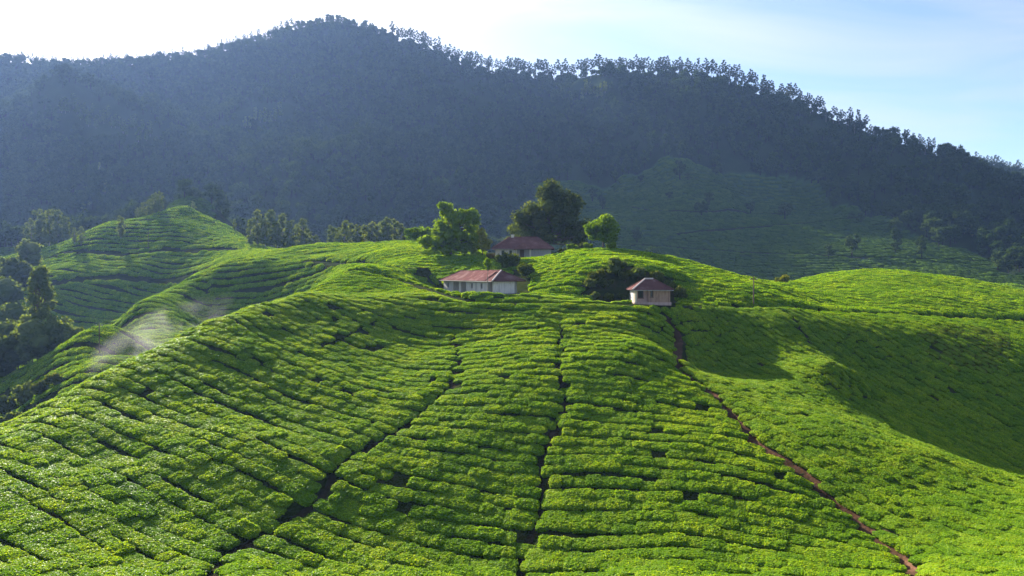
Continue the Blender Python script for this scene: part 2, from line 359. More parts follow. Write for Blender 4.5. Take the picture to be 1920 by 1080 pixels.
def bark(name, c0, c1):
    m = mat(name, c0, 1.0, 0.0); k = NB(m)
    f = k.noise(6, 5); k.l(k.ramp(f, [(0.35, c0), (0.65, c1)]), k.b.inputs['Base Color']); k.bump(f, 0.5, 0.05)
    return m
M['bark'] = bark('brown_bark', (0.07, 0.05, 0.035), (0.14, 0.11, 0.08))
M['bark_dark'] = bark('dark_bark', (0.02, 0.018, 0.014), (0.04, 0.034, 0.026))
M['bark_pale'] = bark('pale_bark', (0.16, 0.14, 0.11), (0.30, 0.27, 0.22))

def soil(name, c0, c1, c2, scale=0.6):
    m = mat(name, c0, 1.0, 0.0); k = NB(m)
    f = k.noise(scale, 8, 0.65, vec=k.geo()); g = k.noise(scale * 6, 5, 0.6, vec=k.geo())
    col = k.ramp(f, [(0.3, c0), (0.52, c1), (0.72, c2)])
    col = k.mix(k.math('MULTIPLY', g, 0.5), col, (0.02, 0.03, 0.012), 'MIX')
    k.l(col, k.b.inputs['Base Color']); k.bump(g, 0.8, 0.12)
    return m
M['path'] = soil('path_soil', (0.016, 0.013, 0.009), (0.030, 0.021, 0.014), (0.075, 0.045, 0.030), 0.35)
M['red_soil'] = soil('red_soil', (0.035, 0.020, 0.013), (0.085, 0.042, 0.028), (0.24, 0.115, 0.075), 0.5)
M['road'] = soil('road_soil', (0.022, 0.032, 0.012), (0.035, 0.042, 0.016), (0.085, 0.065, 0.035), 0.25)
# terrain: soil and litter under the tea, forest floor, far fields
m = mat('hill_ground', (0.04, 0.05, 0.02), 1.0, 0.0); k = NB(m); M['ground'] = m
pos = k.geo()
g1 = k.noise(0.35, 6, 0.6, vec=pos); g2 = k.noise(2.2, 4, 0.6, vec=pos); g3 = k.noise(0.02, 5, 0.6, vec=pos)
under = k.ramp(g1, [(0.3, (0.016, 0.022, 0.008)), (0.52, (0.026, 0.036, 0.010)), (0.75, (0.060, 0.045, 0.022))])
field = k.ramp(g3, [(0.3, (0.035, 0.075, 0.022)), (0.7, (0.06, 0.10, 0.03))])
floor_ = k.ramp(g3, [(0.3, (0.02, 0.035, 0.014)), (0.7, (0.04, 0.055, 0.02))])
att = k.n('ShaderNodeAttribute', attribute_name='cover')
sepc = k.n('ShaderNodeSeparateColor'); k.l(att.outputs['Color'], sepc.inputs[0])
col = k.mix(sepc.outputs[0], under, floor_); col = k.mix(sepc.outputs[1], col, field)
k.l(col, k.b.inputs['Base Color']); k.bump(g2, 0.7, 0.25)

# ------------------------------------------------------------------ mesh helpers
class MB:
    def __init__(s): s.v = []; s.f = []; s.mi = []; s.n = 0
    def add(s, verts, faces, mi=0):
        o = s.n
        s.v.extend(tuple(p) for p in verts); s.n += len(verts)
        s.f.extend(tuple(i + o for i in f) for f in faces); s.mi.extend([mi] * len(faces))
    def box(s, c, sx, sy, sz, ang=0.0, mi=0):
        ca_, sa_ = math.cos(ang), math.sin(ang); vs = []
        for z in (-.5, .5):
            for x, y in ((-.5, -.5), (.5, -.5), (.5, .5), (-.5, .5)):
                X, Y = x * sx, y * sy
                vs.append((c[0] + X * ca_ - Y * sa_, c[1] + X * sa_ + Y * ca_, c[2] + z * sz))
        s.add(vs, [(3, 2, 1, 0), (4, 5, 6, 7), (0, 1, 5, 4), (1, 2, 6, 5), (2, 3, 7, 6), (3, 0, 4, 7)], mi)
    def tube(s, pts, rad, sides=8, mi=0, cap=True):
        pts = [Vector(p) for p in pts]; rings = []
        for i, p in enumerate(pts):
            t = (pts[min(i + 1, len(pts) - 1)] - pts[max(i - 1, 0)]).normalized()
            a = t.cross(Vector((0.3, 1, 0.2))).normalized(); b = t.cross(a)
            rings.append([p + (a * math.cos(2 * math.pi * k / sides) + b * math.sin(2 * math.pi * k / sides)) * rad[i] for k in range(sides)])
        vs = [q for r in rings for q in r]; fs = []
        for i in range(len(pts) - 1):
            for k in range(sides):
                k2 = (k + 1) % sides
                fs.append((i * sides + k, i * sides + k2, (i + 1) * sides + k2, (i + 1) * sides + k))
        if cap:
            fs.append(tuple(range(sides))[::-1]); fs.append(tuple((len(pts) - 1) * sides + k for k in range(sides)))
        s.add(vs, fs, mi)
    def mesh(s, name, mats, smooth=False):
        me = bpy.data.meshes.new(name); me.from_pydata(s.v, [], s.f)
        for m_ in mats: me.materials.append(m_)
        me.polygons.foreach_set('material_index', s.mi)
        if smooth: me.polygons.foreach_set('use_smooth', [True] * len(s.f))
        me.update(); return me
    def build(s, name, mats, parent=None, smooth=False):
        o = bpy.data.objects.new(name, s.mesh(name, mats if isinstance(mats, (list, tuple)) else [mats], smooth))
        C.objects.link(o)
        if parent: o.parent = parent
        return o
def tag(o, label=None, cat=None, group=None, kind=None):
    if label: o['label'] = label
    if cat: o['category'] = cat
    if group: o['group'] = group
    if kind: o['kind'] = kind
    return o
def empty(name, loc, rz=0.0, sc=1.0):
    o = bpy.data.objects.new(name, None); C.objects.link(o); o.location = loc; o.rotation_euler = (0, 0, rz)
    o.scale = (sc, sc, sc) if isinstance(sc, (int, float)) else sc
    o.empty_display_size = 0.2
    return o
def child(name, me, parent):
    o = bpy.data.objects.new(name, me); C.objects.link(o); o.parent = parent; return o
_ico = {}
def ico(sub):
    if sub not in _ico:
        bm = bmesh.new(); bmesh.ops.create_icosphere(bm, subdivisions=sub, radius=1.0)
        _ico[sub] = (np.array([v.co[:] for v in bm.verts]), np.array([[v.index for v in f.verts] for f in bm.faces])); bm.free()
    return _ico[sub]
def grid_mesh(name, X, Y, Z, mats, smooth=True):
    r, c = X.shape
    me = bpy.data.meshes.new(name)
    me.vertices.add(r * c); me.vertices.foreach_set('co', np.stack([X, Y, Z], -1).astype(np.float32).ravel())
    i = np.arange(r * c).reshape(r, c)
    q = np.stack([i[:-1, :-1], i[:-1, 1:], i[1:, 1:], i[1:, :-1]], -1).reshape(-1, 4)
    me.loops.add(q.size); me.loops.foreach_set('vertex_index', q.ravel().astype(np.int32))
    me.polygons.add(len(q)); me.polygons.foreach_set('loop_start', (np.arange(len(q)) * 4).astype(np.int32))
    me.polygons.foreach_set('use_smooth', np.ones(len(q), bool))
    for m_ in mats: me.materials.append(m_)
    me.update(calc_edges=True); me.validate()
    return me

# ------------------------------------------------------------------ terrain sheet
U_ = 960 + F * AA; V_ = HOR - F * GZ / GY
def inpoly(u, v, poly):
    r = np.zeros(np.shape(u), bool); x, y = np.asarray(u, float), np.asarray(v, float)
    for i in range(len(poly)):
        x1, y1 = poly[i]; x2, y2 = poly[i - 1]
        c = ((y1 > y) != (y2 > y)) & (x < (x2 - x1) * (y - y1) / (y2 - y1 + 1e-9) + x1)
        r ^= c
    return r
FIELD_R = [(985, 470), (1000, 345), (1045, 298), (1120, 282), (1210, 278), (1350, 300), (1480, 338), (1560, 368), (1650, 408), (1760, 452), (1900, 498), (2200, 560), (2200, 640), (985, 640)]
FIELD_M = [(560, 520), (610, 400), (700, 340), (740, 270), (790, 262), (850, 322), (905, 400), (930, 520)]
FIELD_L = [(70, 480), (230, 335), (300, 318), (400, 350), (520, 420), (580, 520), (70, 520)]
def cover(u, v, Y):
    """(forest, far field) masks"""
    u = u + fbm(u / 70, v / 70, 3, 41) * 46; v = v + fbm(u / 60, v / 60, 3, 47) * 30
    fr = inpoly(u, v, FIELD_R) & (Y > 300) & (Y < 556)
    fm = inpoly(u, v, FIELD_M) & (Y > 330) & (Y < 400)
    field = fr | fm
    forest = (Y > 350) & ~field
    return forest, field, fr
forest_m, field_m, fr_m = cover(U_, V_, GY)
me = grid_mesh('hillside', GX, GY, GZ, [M['ground']])
ca_ = me.color_attributes.new('cover', 'FLOAT_COLOR', 'POINT')
cc = np.zeros((GX.size, 4), np.float32); cc[:, 0] = forest_m.ravel(); cc[:, 1] = field_m.ravel(); cc[:, 3] = 1
ca_.data.foreach_set('color', cc.ravel())
o = bpy.data.objects.new('hillside', me); C.objects.link(o); tag(o, kind='structure')
b = MB(); b.box((0, 800, -98), 3400, 2200, 2); o = b.build('valley_floor', M['ground']); tag(o, kind='structure')

def ribbon(name, pts, hw, m, up=0.05, wob=0.0):
    vs = []; fs = []
    for i, p in enumerate(pts):
        t = (pts[min(i + 1, len(pts) - 1)] - pts[max(i - 1, 0)]); t.z = 0; t.normalize(); nx, ny = t.y, -t.x
        w = hw * (1 + wob * mnoise.noise(Vector((p.x * .5, p.y * .5, 3.3))))
        for s_ in (-1, -.33, .33, 1):
            x, y = p.x + nx * w * s_, p.y + ny * w * s_
            vs.append((x, y, gz(x, y) + up - (0.03 if abs(s_) == 1 else 0)))
        if i:
            for k_ in range(3):
                a0 = (i - 1) * 4 + k_; fs.append((a0, a0 + 1, a0 + 5, a0 + 4))
    b = MB(); b.add(vs, fs); o = b.build(name, m, smooth=True); tag(o, kind='structure'); return o
ribbon('dirt_road', ROAD, 1.1, M['road'], 0.06, 0.3)
ribbon('dirt_road', ROAD2, 1.1, M['road'], 0.08, 0.3)
ribbon('dirt_road', ROAD3, 0.8, M['ground'], 0.1, 0.3)
ribbon('dirt_road', ROAD4, 0.7, M['ground'], 0.1, 0.3)
ribbon('footpath', PATH_A, 0.42, M['path'], 0.05, 0.6)
ribbon('footpath', PATH_B, 0.38, M['path'], 0.05, 0.6)
ribbon('gully', PATH_C, 0.95, M['red_soil'], 0.05, 0.5)
ribbon('footpath', PATH_D, 0.3, M['path'], 0.08, 0.6)
for t_ in FIELD_TRACKS: ribbon('field_track', t_, 1.2, M['road'], 0.3, 0.4)

# ------------------------------------------------------------------ tea bushes
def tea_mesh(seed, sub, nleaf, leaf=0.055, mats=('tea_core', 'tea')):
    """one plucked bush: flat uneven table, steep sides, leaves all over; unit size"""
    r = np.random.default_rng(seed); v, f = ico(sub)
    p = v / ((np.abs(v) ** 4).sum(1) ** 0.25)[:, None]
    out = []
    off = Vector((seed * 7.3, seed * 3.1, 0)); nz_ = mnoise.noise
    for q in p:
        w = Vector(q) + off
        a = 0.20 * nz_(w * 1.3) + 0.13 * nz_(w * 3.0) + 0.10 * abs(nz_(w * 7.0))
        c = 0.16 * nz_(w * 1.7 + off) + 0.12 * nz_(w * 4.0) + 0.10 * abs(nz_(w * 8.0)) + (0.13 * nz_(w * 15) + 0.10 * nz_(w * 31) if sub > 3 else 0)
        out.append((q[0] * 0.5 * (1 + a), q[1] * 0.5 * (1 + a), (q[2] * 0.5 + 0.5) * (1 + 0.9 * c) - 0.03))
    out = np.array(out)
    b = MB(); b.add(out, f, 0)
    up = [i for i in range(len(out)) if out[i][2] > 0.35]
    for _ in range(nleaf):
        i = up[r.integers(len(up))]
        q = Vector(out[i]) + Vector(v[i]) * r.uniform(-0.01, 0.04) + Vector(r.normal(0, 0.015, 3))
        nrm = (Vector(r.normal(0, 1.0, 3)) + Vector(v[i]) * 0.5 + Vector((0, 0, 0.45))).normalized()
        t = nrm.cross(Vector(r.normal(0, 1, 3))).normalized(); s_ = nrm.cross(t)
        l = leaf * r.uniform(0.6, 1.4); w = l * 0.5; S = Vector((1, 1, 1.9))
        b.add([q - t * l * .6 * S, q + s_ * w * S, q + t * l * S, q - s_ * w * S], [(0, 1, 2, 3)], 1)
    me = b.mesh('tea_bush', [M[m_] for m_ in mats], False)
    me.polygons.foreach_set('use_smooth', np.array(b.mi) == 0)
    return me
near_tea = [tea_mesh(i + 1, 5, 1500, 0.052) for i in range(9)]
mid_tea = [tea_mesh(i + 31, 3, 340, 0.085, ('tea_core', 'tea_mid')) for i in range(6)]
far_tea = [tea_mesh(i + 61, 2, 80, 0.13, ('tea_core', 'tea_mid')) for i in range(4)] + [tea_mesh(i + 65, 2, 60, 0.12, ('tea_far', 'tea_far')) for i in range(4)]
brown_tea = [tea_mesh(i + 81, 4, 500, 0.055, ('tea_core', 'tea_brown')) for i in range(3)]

def finish_bushes(raw):
    """heights and slope-aligned frames for all bushes at once"""
    x = np.array([b_[0] for b_ in raw]); y = np.array([b_[1] for b_ in raw]); e = 0.8
    z = ground(x, y); zx = (ground(x + e, y) - ground(x - e, y)) / (2 * e); zy = (ground(x, y + e) - ground(x, y - e)) / (2 * e)
    out = []
    for i, b_ in enumerate(raw):
        nrm = Vector((-zx[i] * 0.85, -zy[i] * 0.85, 1)).normalized()
        t = Vector((b_[2][0], b_[2][1], 0)); t = (t - nrm * t.dot(nrm)).normalized(); s_ = nrm.cross(t)
        out.append((x[i], y[i], z[i], Matrix((t, s_, nrm)).transposed()) + b_[3:])
    return out

CLEAR = [(np.array([(p.x, p.y) for p in q]), w) for q, w in ((PATH_A, 0.21), (PATH_B, 0.16), (PATH_C, 0.42), (PATH_D, 0.12), (PATH_E, 0.3), (ROAD, 1.25), (ROAD2, 1.3), (ROAD3, 1.3), (ROAD4, 1.2))]
CLEAR += [(np.array([(p.x, p.y) for p in q]), 0.9) for q in FIELD_TRACKS]
def clear_dist(x, y):
    best = 1e9
    for t_, w in CLEAR_T:
        best = min(best, t_.find((x, y, 0))[2] - w)
    return best
from mathutils.kdtree import KDTree
CLEAR_T = []
for q_, w_ in CLEAR:
    t_ = KDTree(len(q_))
    for i_, p_ in enumerate(q_): t_.insert((p_[0], p_[1], 0), i_)
    t_.balance(); CLEAR_T.append((t_, w_))
PADS = [(c1, A1, 11.8, 2.9), (c2, A2, 3.2, 2.4), (c3, A3, 6.6, 3.6)]
def on_pad(x, y, mrg=0.8):
    for c, an, hx, hy in PADS:
        dx, dy = x - c.x, y - c.y
        if abs(dx * math.cos(an) + dy * math.sin(an)) < hx + mrg and abs(-dx * math.sin(an) + dy * math.cos(an)) < hy + mrg: return True
    return False

# foreground blocks: which side of each footpath
def xat(pts, y):
    ys = np.array([p.y for p in pts]); xs = np.array([p.x for p in pts]); i = np.argsort(ys)
    return float(np.interp(y, ys[i], xs[i]))
def block(x, y):
    if x < xat(PATH_A, y): return 0
    if x < xat(PATH_B, y): return 1
    if x < xat(PATH_C, y): return 2
    return 3
gx_ = np.linspace(-90, 110, 801)
gp_l = np.interp(gx_, [-90, -50, -25, -8, 8, 20, 30, 45, 110], [0.75, 0.62, 0.5, 0.18, 0.05, 0.35, 0.8, 1.0, 1.0])
gp_r = np.interp(gx_, [-90, 0, 12, 20, 30, 45, 60, 110], [0.3, 0.3, 0.9, 1.6, 2.2, 2.3, 1.9, 1.6])
G_l = np.concatenate([[0], np.cumsum((gp_l[1:] + gp_l[:-1]) / 2 * np.diff(gx_))]); G_l -= np.interp(0, gx_, G_l)
G_r = np.concatenate([[0], np.cumsum((gp_r[1:] + gp_r[:-1]) / 2 * np.diff(gx_))]); G_r -= np.interp(12, gx_, G_r)

bushes = []          # (x, y, z, R3, length, width, height, block, row)
def add_bush(x, y, tang, ln, wd, ht, blk, row):
    """keep each bush just clear of paths and roads: nudge it aside, drop it only if it would move far"""
    tl = math.hypot(*tang); tx, ty = tang[0] / tl, tang[1] / tl
    for t_, w in CLEAR_T:
        co, _, d = t_.find((x, y, 0))
        if d > w + ln: continue
        nx, ny = (x - co[0]) / max(d, 1e-3), (y - co[1]) / max(d, 1e-3)
        need = w + 0.47 * (abs(tx * nx + ty * ny) * ln + abs(-ty * nx + tx * ny) * wd)
        if d < need:
            if need - d > 0.54 * ln or d < 0.08: return
            x += nx * (need - d); y += ny * (need - d)
    if on_pad(x, y): return
    bushes.append((x, y, tang, ln, wd, ht, blk, row))
def front_limit(x, y):
    """near slope: camera side of the terrace road, left limit the hill's own brow"""
    yr = xat(ROAD, 0) if False else float(np.interp(x, RX, RY))
    return y < yr
rs = sorted([(p.x, p.y) for p in ROAD]); RX = [p[0] for p in rs]; RY = [p[1] for p in rs]
for G, gp, blks, s0, s1, sp in ((G_l, gp_l, (0, 1, 2), 1.72, 1.12, 1.55), (G_r, gp_r, (3,), 2.9, 2.2, 1.55)):
    R = -40.0; k_ = 0
    while R < 340:
        step = float(np.interp(R, [55, 105], [s0, s1])); R += step; k_ += 1
        x = -85.0 + random.random() * 2
        while x < 105:
            s_ = float(np.interp(x, gx_, gp)); arc = math.hypot(1, s_)
            ln = sp * random.uniform(0.65, 1.5)
            xm = x + ln * 0.5 / arc
            y = R - float(np.interp(xm, gx_, G)) + mnoise.noise(Vector((xm * 0.13, k_ * 0.6, 0))) * 0.8 + mnoise.noise(Vector((xm * 0.5, k_ * 1.7, 7))) * 0.25
            x += ln / arc * 0.97
            if y < 24 or y > 150 or random.random() < 0.008: continue
            if not front_limit(xm, y) or block(xm, y) not in blks: continue
            if abs(xm / y) > 0.95: continue
            if y > 60 and xm / y < -0.1 and y > 1.18 * float(np.interp(xm / y, [-0.95, -0.69, -0.55, -0.46, -0.375, -0.29, -0.22, -0.1], [74, 76, 86, 92, 98, 112, 128, 150])): continue
            add_bush(xm, y, (1, -s_), ln * 0.99, step / arc * random.uniform(0.82, 1.0), random.uniform(0.36, 0.6), block(xm, y), k_)
n_front = len(bushes)
# other slopes: rows along the contours
def fill(umin, umax, ymin, ymax, step, sp, slope, test, ht=(0.45, 0.75)):
    a0, a1 = (umin - 960) / F, (umax - 960) / F
    y = ymin
    xr0, xr1 = min(a0 * ymin, a0 * ymax), max(a1 * ymin, a1 * ymax)
    k_ = 0
    span = abs(slope) * (xr1 - xr0)
    R = ymin - span
    while R < ymax + span:
        R += step; k_ += 1
        x = xr0
        while x < xr1:
            ln = sp * random.uniform(0.75, 1.35); x += ln * 0.94 / math.hypot(1, slope)
            yy = R - slope * (x - (xr0 + xr1) / 2) + mnoise.noise(Vector((x * 0.07, k_ * 1.3, 5))) * 1.0
            if yy < ymin or yy > ymax or x / yy < a0 or x / yy > a1: continue
            if not test(x, yy): continue
            add_bush(x, yy, (1, -slope), ln * 1.06, step / math.hypot(1, slope) * random.uniform(0.80, 0.94), random.uniform(*ht), -1, k_)
def behind_road(x, y):
    u = 960 + F * x / y
    if 1098 < u < 1272 and 114 < y < 128.5 - 0.00045 * (u - 1185) ** 2: return False
    if 962 < u < 996 and 119 < y < 141: return False
    yr_ = float(np.interp(x, RX, RY))
    if 812 < u < 990 and yr_ + 4.0 < y < 121 + max(0, (926 - u)) * 0.24: return False
    return y > float(np.interp(x, RX, RY)) + 1.0
fill(690, 1480, 112, 205, 1.4, 1.6, 0.05, lambda x, y: behind_road(x, y) and not (y > 152 and 905 < 960 + F * x / y < 1060))
fill(1480, 2050, 118, 220, 1.8, 1.9, 0.35, behind_road)
def left_ok(x, y):
    u = 960 + F * x / y
    if x > RX[0] and not behind_road(x, y): return False
    lim = float(np.interp(u, [-200, 0, 200, 440, 560, 690], [135, 140, 118, 150, 155, 131]))
    return y > lim
fill(395, 700, 131, 245, 1.8, 2.0, 0.3, left_ok)
fill(20, 400, 125, 345, 2.0, 2.3, 0.45, lambda x, y: left_ok(x, y) )
fill(400, 560, 245, 325, 2.1, 2.4, -0.3, left_ok)
fill(-150, 20, 140, 350, 2.6, 2.8, 0.4, left_ok)
import bisect
GAl, GBl = list(GA), list(GB)
def look(mask, x, y):
    return bool(mask[min(bisect.bisect(GBl, math.log(y)), len(GBl) - 1), min(bisect.bisect(GAl, x / y), len(GAl) - 1)])
def fr_ok(x, y): return look(fr_m, x, y) and random.random() < 0.95
fill(980, 2050, 290, 560, 3.6, 3.8, 0.12, fr_ok, (0.9, 1.4))
fill(540, 960, 330, 640, 4.6, 4.6, 0.1, lambda x, y: look(field_m, x, y) and random.random() < 0.9, (0.9, 1.4))
bushes = finish_bushes(bushes)
print('bushes', n_front, len(bushes))

ORD = lambda i: (['first', 'second', 'third', 'fourth', 'fifth', 'sixth', 'seventh', 'eighth', 'ninth', 'tenth', 'eleventh', 'twelfth'] + [f'{j}th' for j in range(13, 60)])[i]
def in_view(b_):
    u, v = uv(b_[:3]); return -30 < u < 1950 and v < 1110
front = sorted([i for i in range(n_front) if in_view(bushes[i])], key=lambda i: bushes[i][1])[:300]
single = set(front)
# rows of the singled-out bushes are counted upwards from the photo's lower edge, along each footpath
REF = {0: ('left of the winding left footpath', PATH_A, -1), 1: ('right of the winding left footpath', PATH_A, 1),
       2: ('right of the middle footpath', PATH_B, 1), 3: ('right of the eroded gully', PATH_C, 1)}
rows = {}
for i in front: rows.setdefault((bushes[i][7], bushes[i][8]), []).append(i)
byblk = {}
for (bl, rw), lst in rows.items(): byblk.setdefault(bl, []).append((rw, lst))
for bl, rl in byblk.items():
    rl.sort()
    for ri, (rw, lst) in enumerate(rl):
        lst.sort(key=lambda i: bushes[i][0] * (1 if bl else -1))
        for ci, i in enumerate(lst):
            x, y, z, R3, ln, wd, ht, _, _ = bushes[i]
            o = bpy.data.objects.new('tea_bush', near_tea[i % len(near_tea)]); C.objects.link(o)
            o.matrix_world = Matrix.Translation((x, y, z - 0.12)) @ R3.to_4x4() @ Matrix.Diagonal((ln * (1 if i % 2 else -1), wd * (1 if i % 3 else -1), ht, 1))
            tag(o, f'{ORD(ci)} tea bush {REF[bl][0]}, {ORD(ri)} row from the bottom edge', 'tea bush', 'tea bushes on the near slope')

src = bpy.data.collections.new('scatter_sources')
def scatter(name, items, meshes, label, cat):
    """items: (loc, Matrix3, scale3, idx); one object of instanced plants"""
    col = bpy.data.collections.new(name + '_source')
    for i, me_ in enumerate(meshes):
        col.objects.link(bpy.data.objects.new(f'{name}_{chr(97 + i)}', me_))
    me_ = bpy.data.meshes.new(name); me_.vertices.add(len(items))
    me_.vertices.foreach_set('co', np.array([i[0] for i in items], np.float32).ravel())
    a = me_.attributes.new('rot', 'FLOAT_VECTOR', 'POINT'); a.data.foreach_set('vector', np.array([tuple(i[1].to_euler()) for i in items], np.float32).ravel())
    a = me_.attributes.new('scl', 'FLOAT_VECTOR', 'POINT'); a.data.foreach_set('vector', np.array([i[2] for i in items], np.float32).ravel())
    a = me_.attributes.new('pick', 'INT', 'POINT'); a.data.foreach_set('value', np.array([i[3] for i in items], np.int32))
    o = bpy.data.objects.new(name, me_); C.objects.link(o)
    ng = bpy.data.node_groups.new(name + '_nodes', 'GeometryNodeTree')
    ng.interface.new_socket('Geometry', in_out='INPUT', socket_type='NodeSocketGeometry')
    ng.interface.new_socket('Geometry', in_out='OUTPUT', socket_type='NodeSocketGeometry')
    gi = ng.nodes.new('NodeGroupInput'); go = ng.nodes.new('NodeGroupOutput')
    iop = ng.nodes.new('GeometryNodeInstanceOnPoints'); ci = ng.nodes.new('GeometryNodeCollectionInfo')
    ci.inputs['Collection'].default_value = col; ci.inputs['Separate Children'].default_value = True; ci.inputs['Reset Children'].default_value = True
    iop.inputs['Pick Instance'].default_value = True
    ng.links.new(gi.outputs[0], iop.inputs['Points']); ng.links.new(ci.outputs[0], iop.inputs['Instance'])
    for nm, ty, sk in (('rot', 'FLOAT_VECTOR', 'Rotation'), ('scl', 'FLOAT_VECTOR', 'Scale'), ('pick', 'INT', 'Instance Index')):
        na = ng.nodes.new('GeometryNodeInputNamedAttribute'); na.data_type = ty; na.inputs['Name'].default_value = nm
        ng.links.new(na.outputs['Attribute'], iop.inputs[sk])
    ng.links.new(iop.outputs[0], go.inputs[0])
    md = o.modifiers.new('scatter', 'NODES'); md.node_group = ng
    tag(o, label, cat, kind='stuff'); return o
items = []
for i, bb in enumerate(bushes):
    if i in single: continue
    x, y, z, R3, ln, wd, ht, _, _ = bb
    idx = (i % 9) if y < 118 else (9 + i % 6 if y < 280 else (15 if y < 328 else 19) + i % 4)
    if 55 < x < 110 and inpoly(np.array([960 + F * x / y]), np.array([HOR - F * z / y]), [(1715, 622), (1800, 612), (1890, 625), (1880, 690), (1800, 700), (1735, 670)])[0] and random.random() < 0.7: idx = 23 + i % 3
    items.append(((x, y, z - 0.12), R3, (ln, wd, ht), idx))
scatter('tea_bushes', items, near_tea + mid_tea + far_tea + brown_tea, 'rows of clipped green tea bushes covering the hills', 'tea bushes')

# ------------------------------------------------------------------ trees
def leaf_cloud(b, clumps, per, size, r, mi=0, core=0.62, sub=2, flat=0.85):
    cv, cf = ico(sub)
    for c, rad in clumps:
        c = Vector(c); sd = Vector(r.uniform(-50, 50, 3))
        if core:
            vs = [c + Vector((q[0], q[1], q[2] * flat)) * rad * core * (1 + 0.55 * mnoise.noise(Vector(q) * 1.7 + sd)) for q in cv]
            b.add(vs, cf, mi)
        d = r.normal(0, 1, (per, 3)); d /= np.linalg.norm(d, axis=1)[:, None]
        for q in d:
            rr = rad * (0.55 + 0.55 * r.random() ** 0.7)
            p = c + Vector((q[0] * rr, q[1] * rr, q[2] * rr * flat))
            nrm = (Vector(q) + Vector(r.normal(0, 0.7, 3))).normalized()
            t = nrm.cross(Vector(r.normal(0, 1, 3))).normalized(); s_ = nrm.cross(t)
            l = size * r.uniform(0.55, 1.35); w = l * 0.6
            b.add([p - t * l, p + s_ * w, p + t * l, p - s_ * w], [(0, 1, 2, 3)], mi)
def make_tree(seed, h, trunk_h, clumps, per, size, leafm, barkm, r0, branches=True, core=0.62):
    """clumps: list of ((x,y,z), radius) in metres; returns trunk mesh and crown mesh"""
    r = np.random.default_rng(seed)
    t = MB(); top = Vector((r.normal(0, .15), r.normal(0, .15), h * 0.82)); bend = Vector((r.normal(0, h * .015), r.normal(0, h * .015), 0))
    n_ = 7; pts = [Vector((0, 0, -0.6)).lerp(top, i / (n_ - 1)) + bend * math.sin(math.pi * i / (n_ - 1)) for i in range(n_)]
    t.tube(pts, [r0 * (1.25 if i == 0 else 1) * (1 - 0.85 * i / (n_ - 1)) for i in range(n_)], 7)
    if branches:
        for c, rad in clumps:
            c = Vector(c); zb = max(trunk_h * 0.8, min(c.z * 0.75, h * 0.75)); f = min(zb / (h * 0.82), 0.98)
            p0 = Vector((0, 0, 0)).lerp(top, f) + bend * math.sin(math.pi * f)
            t.tube([p0, p0.lerp(c, 0.5) + Vector((0, 0, -0.06 * (c - p0).length)), c], [r0 * 0.4 * (1 - f * 0.5), r0 * 0.25, r0 * 0.08], 5)
    b = MB(); leaf_cloud(b, clumps, per, size, r, 0, core)
    return t.mesh('trunk', [barkm], True), b.mesh('crown', [leafm], False)
def plant(name, meshes, loc, rz, sc, label, cat='tree', group=None):
    root = empty(name, loc, rz, sc); tag(root, label, cat, group)
    child('trunk', meshes[0], root); child('crown', meshes[1], root); return root
def blob_clumps(r, n_, cx, cy, cz, rx, ry, rz_, rad):
    out = []
    for _ in range(n_):
        d = r.normal(0, 1, 3); d /= np.linalg.norm(d); k_ = r.random() ** 0.45
        out.append(((cx + d[0] * rx * k_, cy + d[1] * ry * k_, cz + d[2] * rz_ * k_), rad * r.uniform(0.65, 1.25)))
    return out
def euca(seed, h, bare, spread, n_, rad, leafm, per=46, size=0.42, r0=0.2):
    r = np.random.default_rng(seed); cl = []
    for i in range(n_):
        f = (i + 0.5) / n_; z = h * (bare + (1 - bare) * f)
        w = spread * (1 - abs(f - 0.42) * 1.15) + 0.2; an = i * 2.4 + r.uniform(-.5, .5)
        k_ = r.uniform(0.25, 1.0)
        cl.append(((math.cos(an) * w * k_, math.sin(an) * w * k_, z), rad * r.uniform(.65, 1.2) * (1.1 - 0.5 * f)))
    return make_tree(seed, h, h * bare, cl, per, size, leafm, M['bark_pale'], r0, True, 0.62)
# kinds (unit: metres)
EU = [euca(100 + i, 20, 0.36 + 0.07 * (i % 3), 2.9 + 0.6 * (i % 2), 16, 1.3, M['leaf_sky'], 60, 0.36, 0.26) for i in range(6)]       # skyline
EM = [euca(120 + i, 12, 0.12 + 0.06 * (i % 2), 2.2, 16, 1.45, M['leaf_euca'], 60, 0.30) for i in range(5)]                     # plantation below

r = np.random.default_rng(55)
# --- hero trees by the houses
cl = blob_clumps(r, 50, 0.2, 0, 6.4, 4.3, 3.4, 4.0, 1.15) + blob_clumps(r, 20, -3.6, 0, 3.6, 3.0, 2.4, 2.6, 1.0) + blob_clumps(r, 16, 4.2, 0, 8.6, 2.7, 1.8, 2.0, 0.9) + blob_clumps(r, 12, -1.0, 0, 10.6, 2.0, 1.4, 1.3, 0.8) + blob_clumps(r, 20, 4.2, 0, 4.0, 3.0, 2.2, 2.8, 1.0) + blob_clumps(r, 22, 0.5, 0, 2.3, 5.0, 2.6, 1.4, 0.95)
p = hit(846, 482, 135, 175)
plant('broadleaf_or_euca_tree', make_tree(201, 11.5, 2.2, cl, 85, 0.30, M['leaf_bright'], M['bark'], 0.34), p, 0, 1.0, 'large bright green tree with forked top left of the upper house')
cl = blob_clumps(r, 20, 0, 0, 3.0, 3.2, 2.2, 2.2, 1.0)
plant('broadleaf_or_euca_tree', make_tree(202, 5.4, 1.0, cl, 70, 0.27, M['leaf_bright'], M['bark'], 0.16), hit(792, 470, 140, 190), 0.4, 1.25, 'low spreading green tree left of the large forked tree')
cl = blob_clumps(r, 12, 0, 0, 3.6, 1.5, 1.5, 2.4, 0.95)
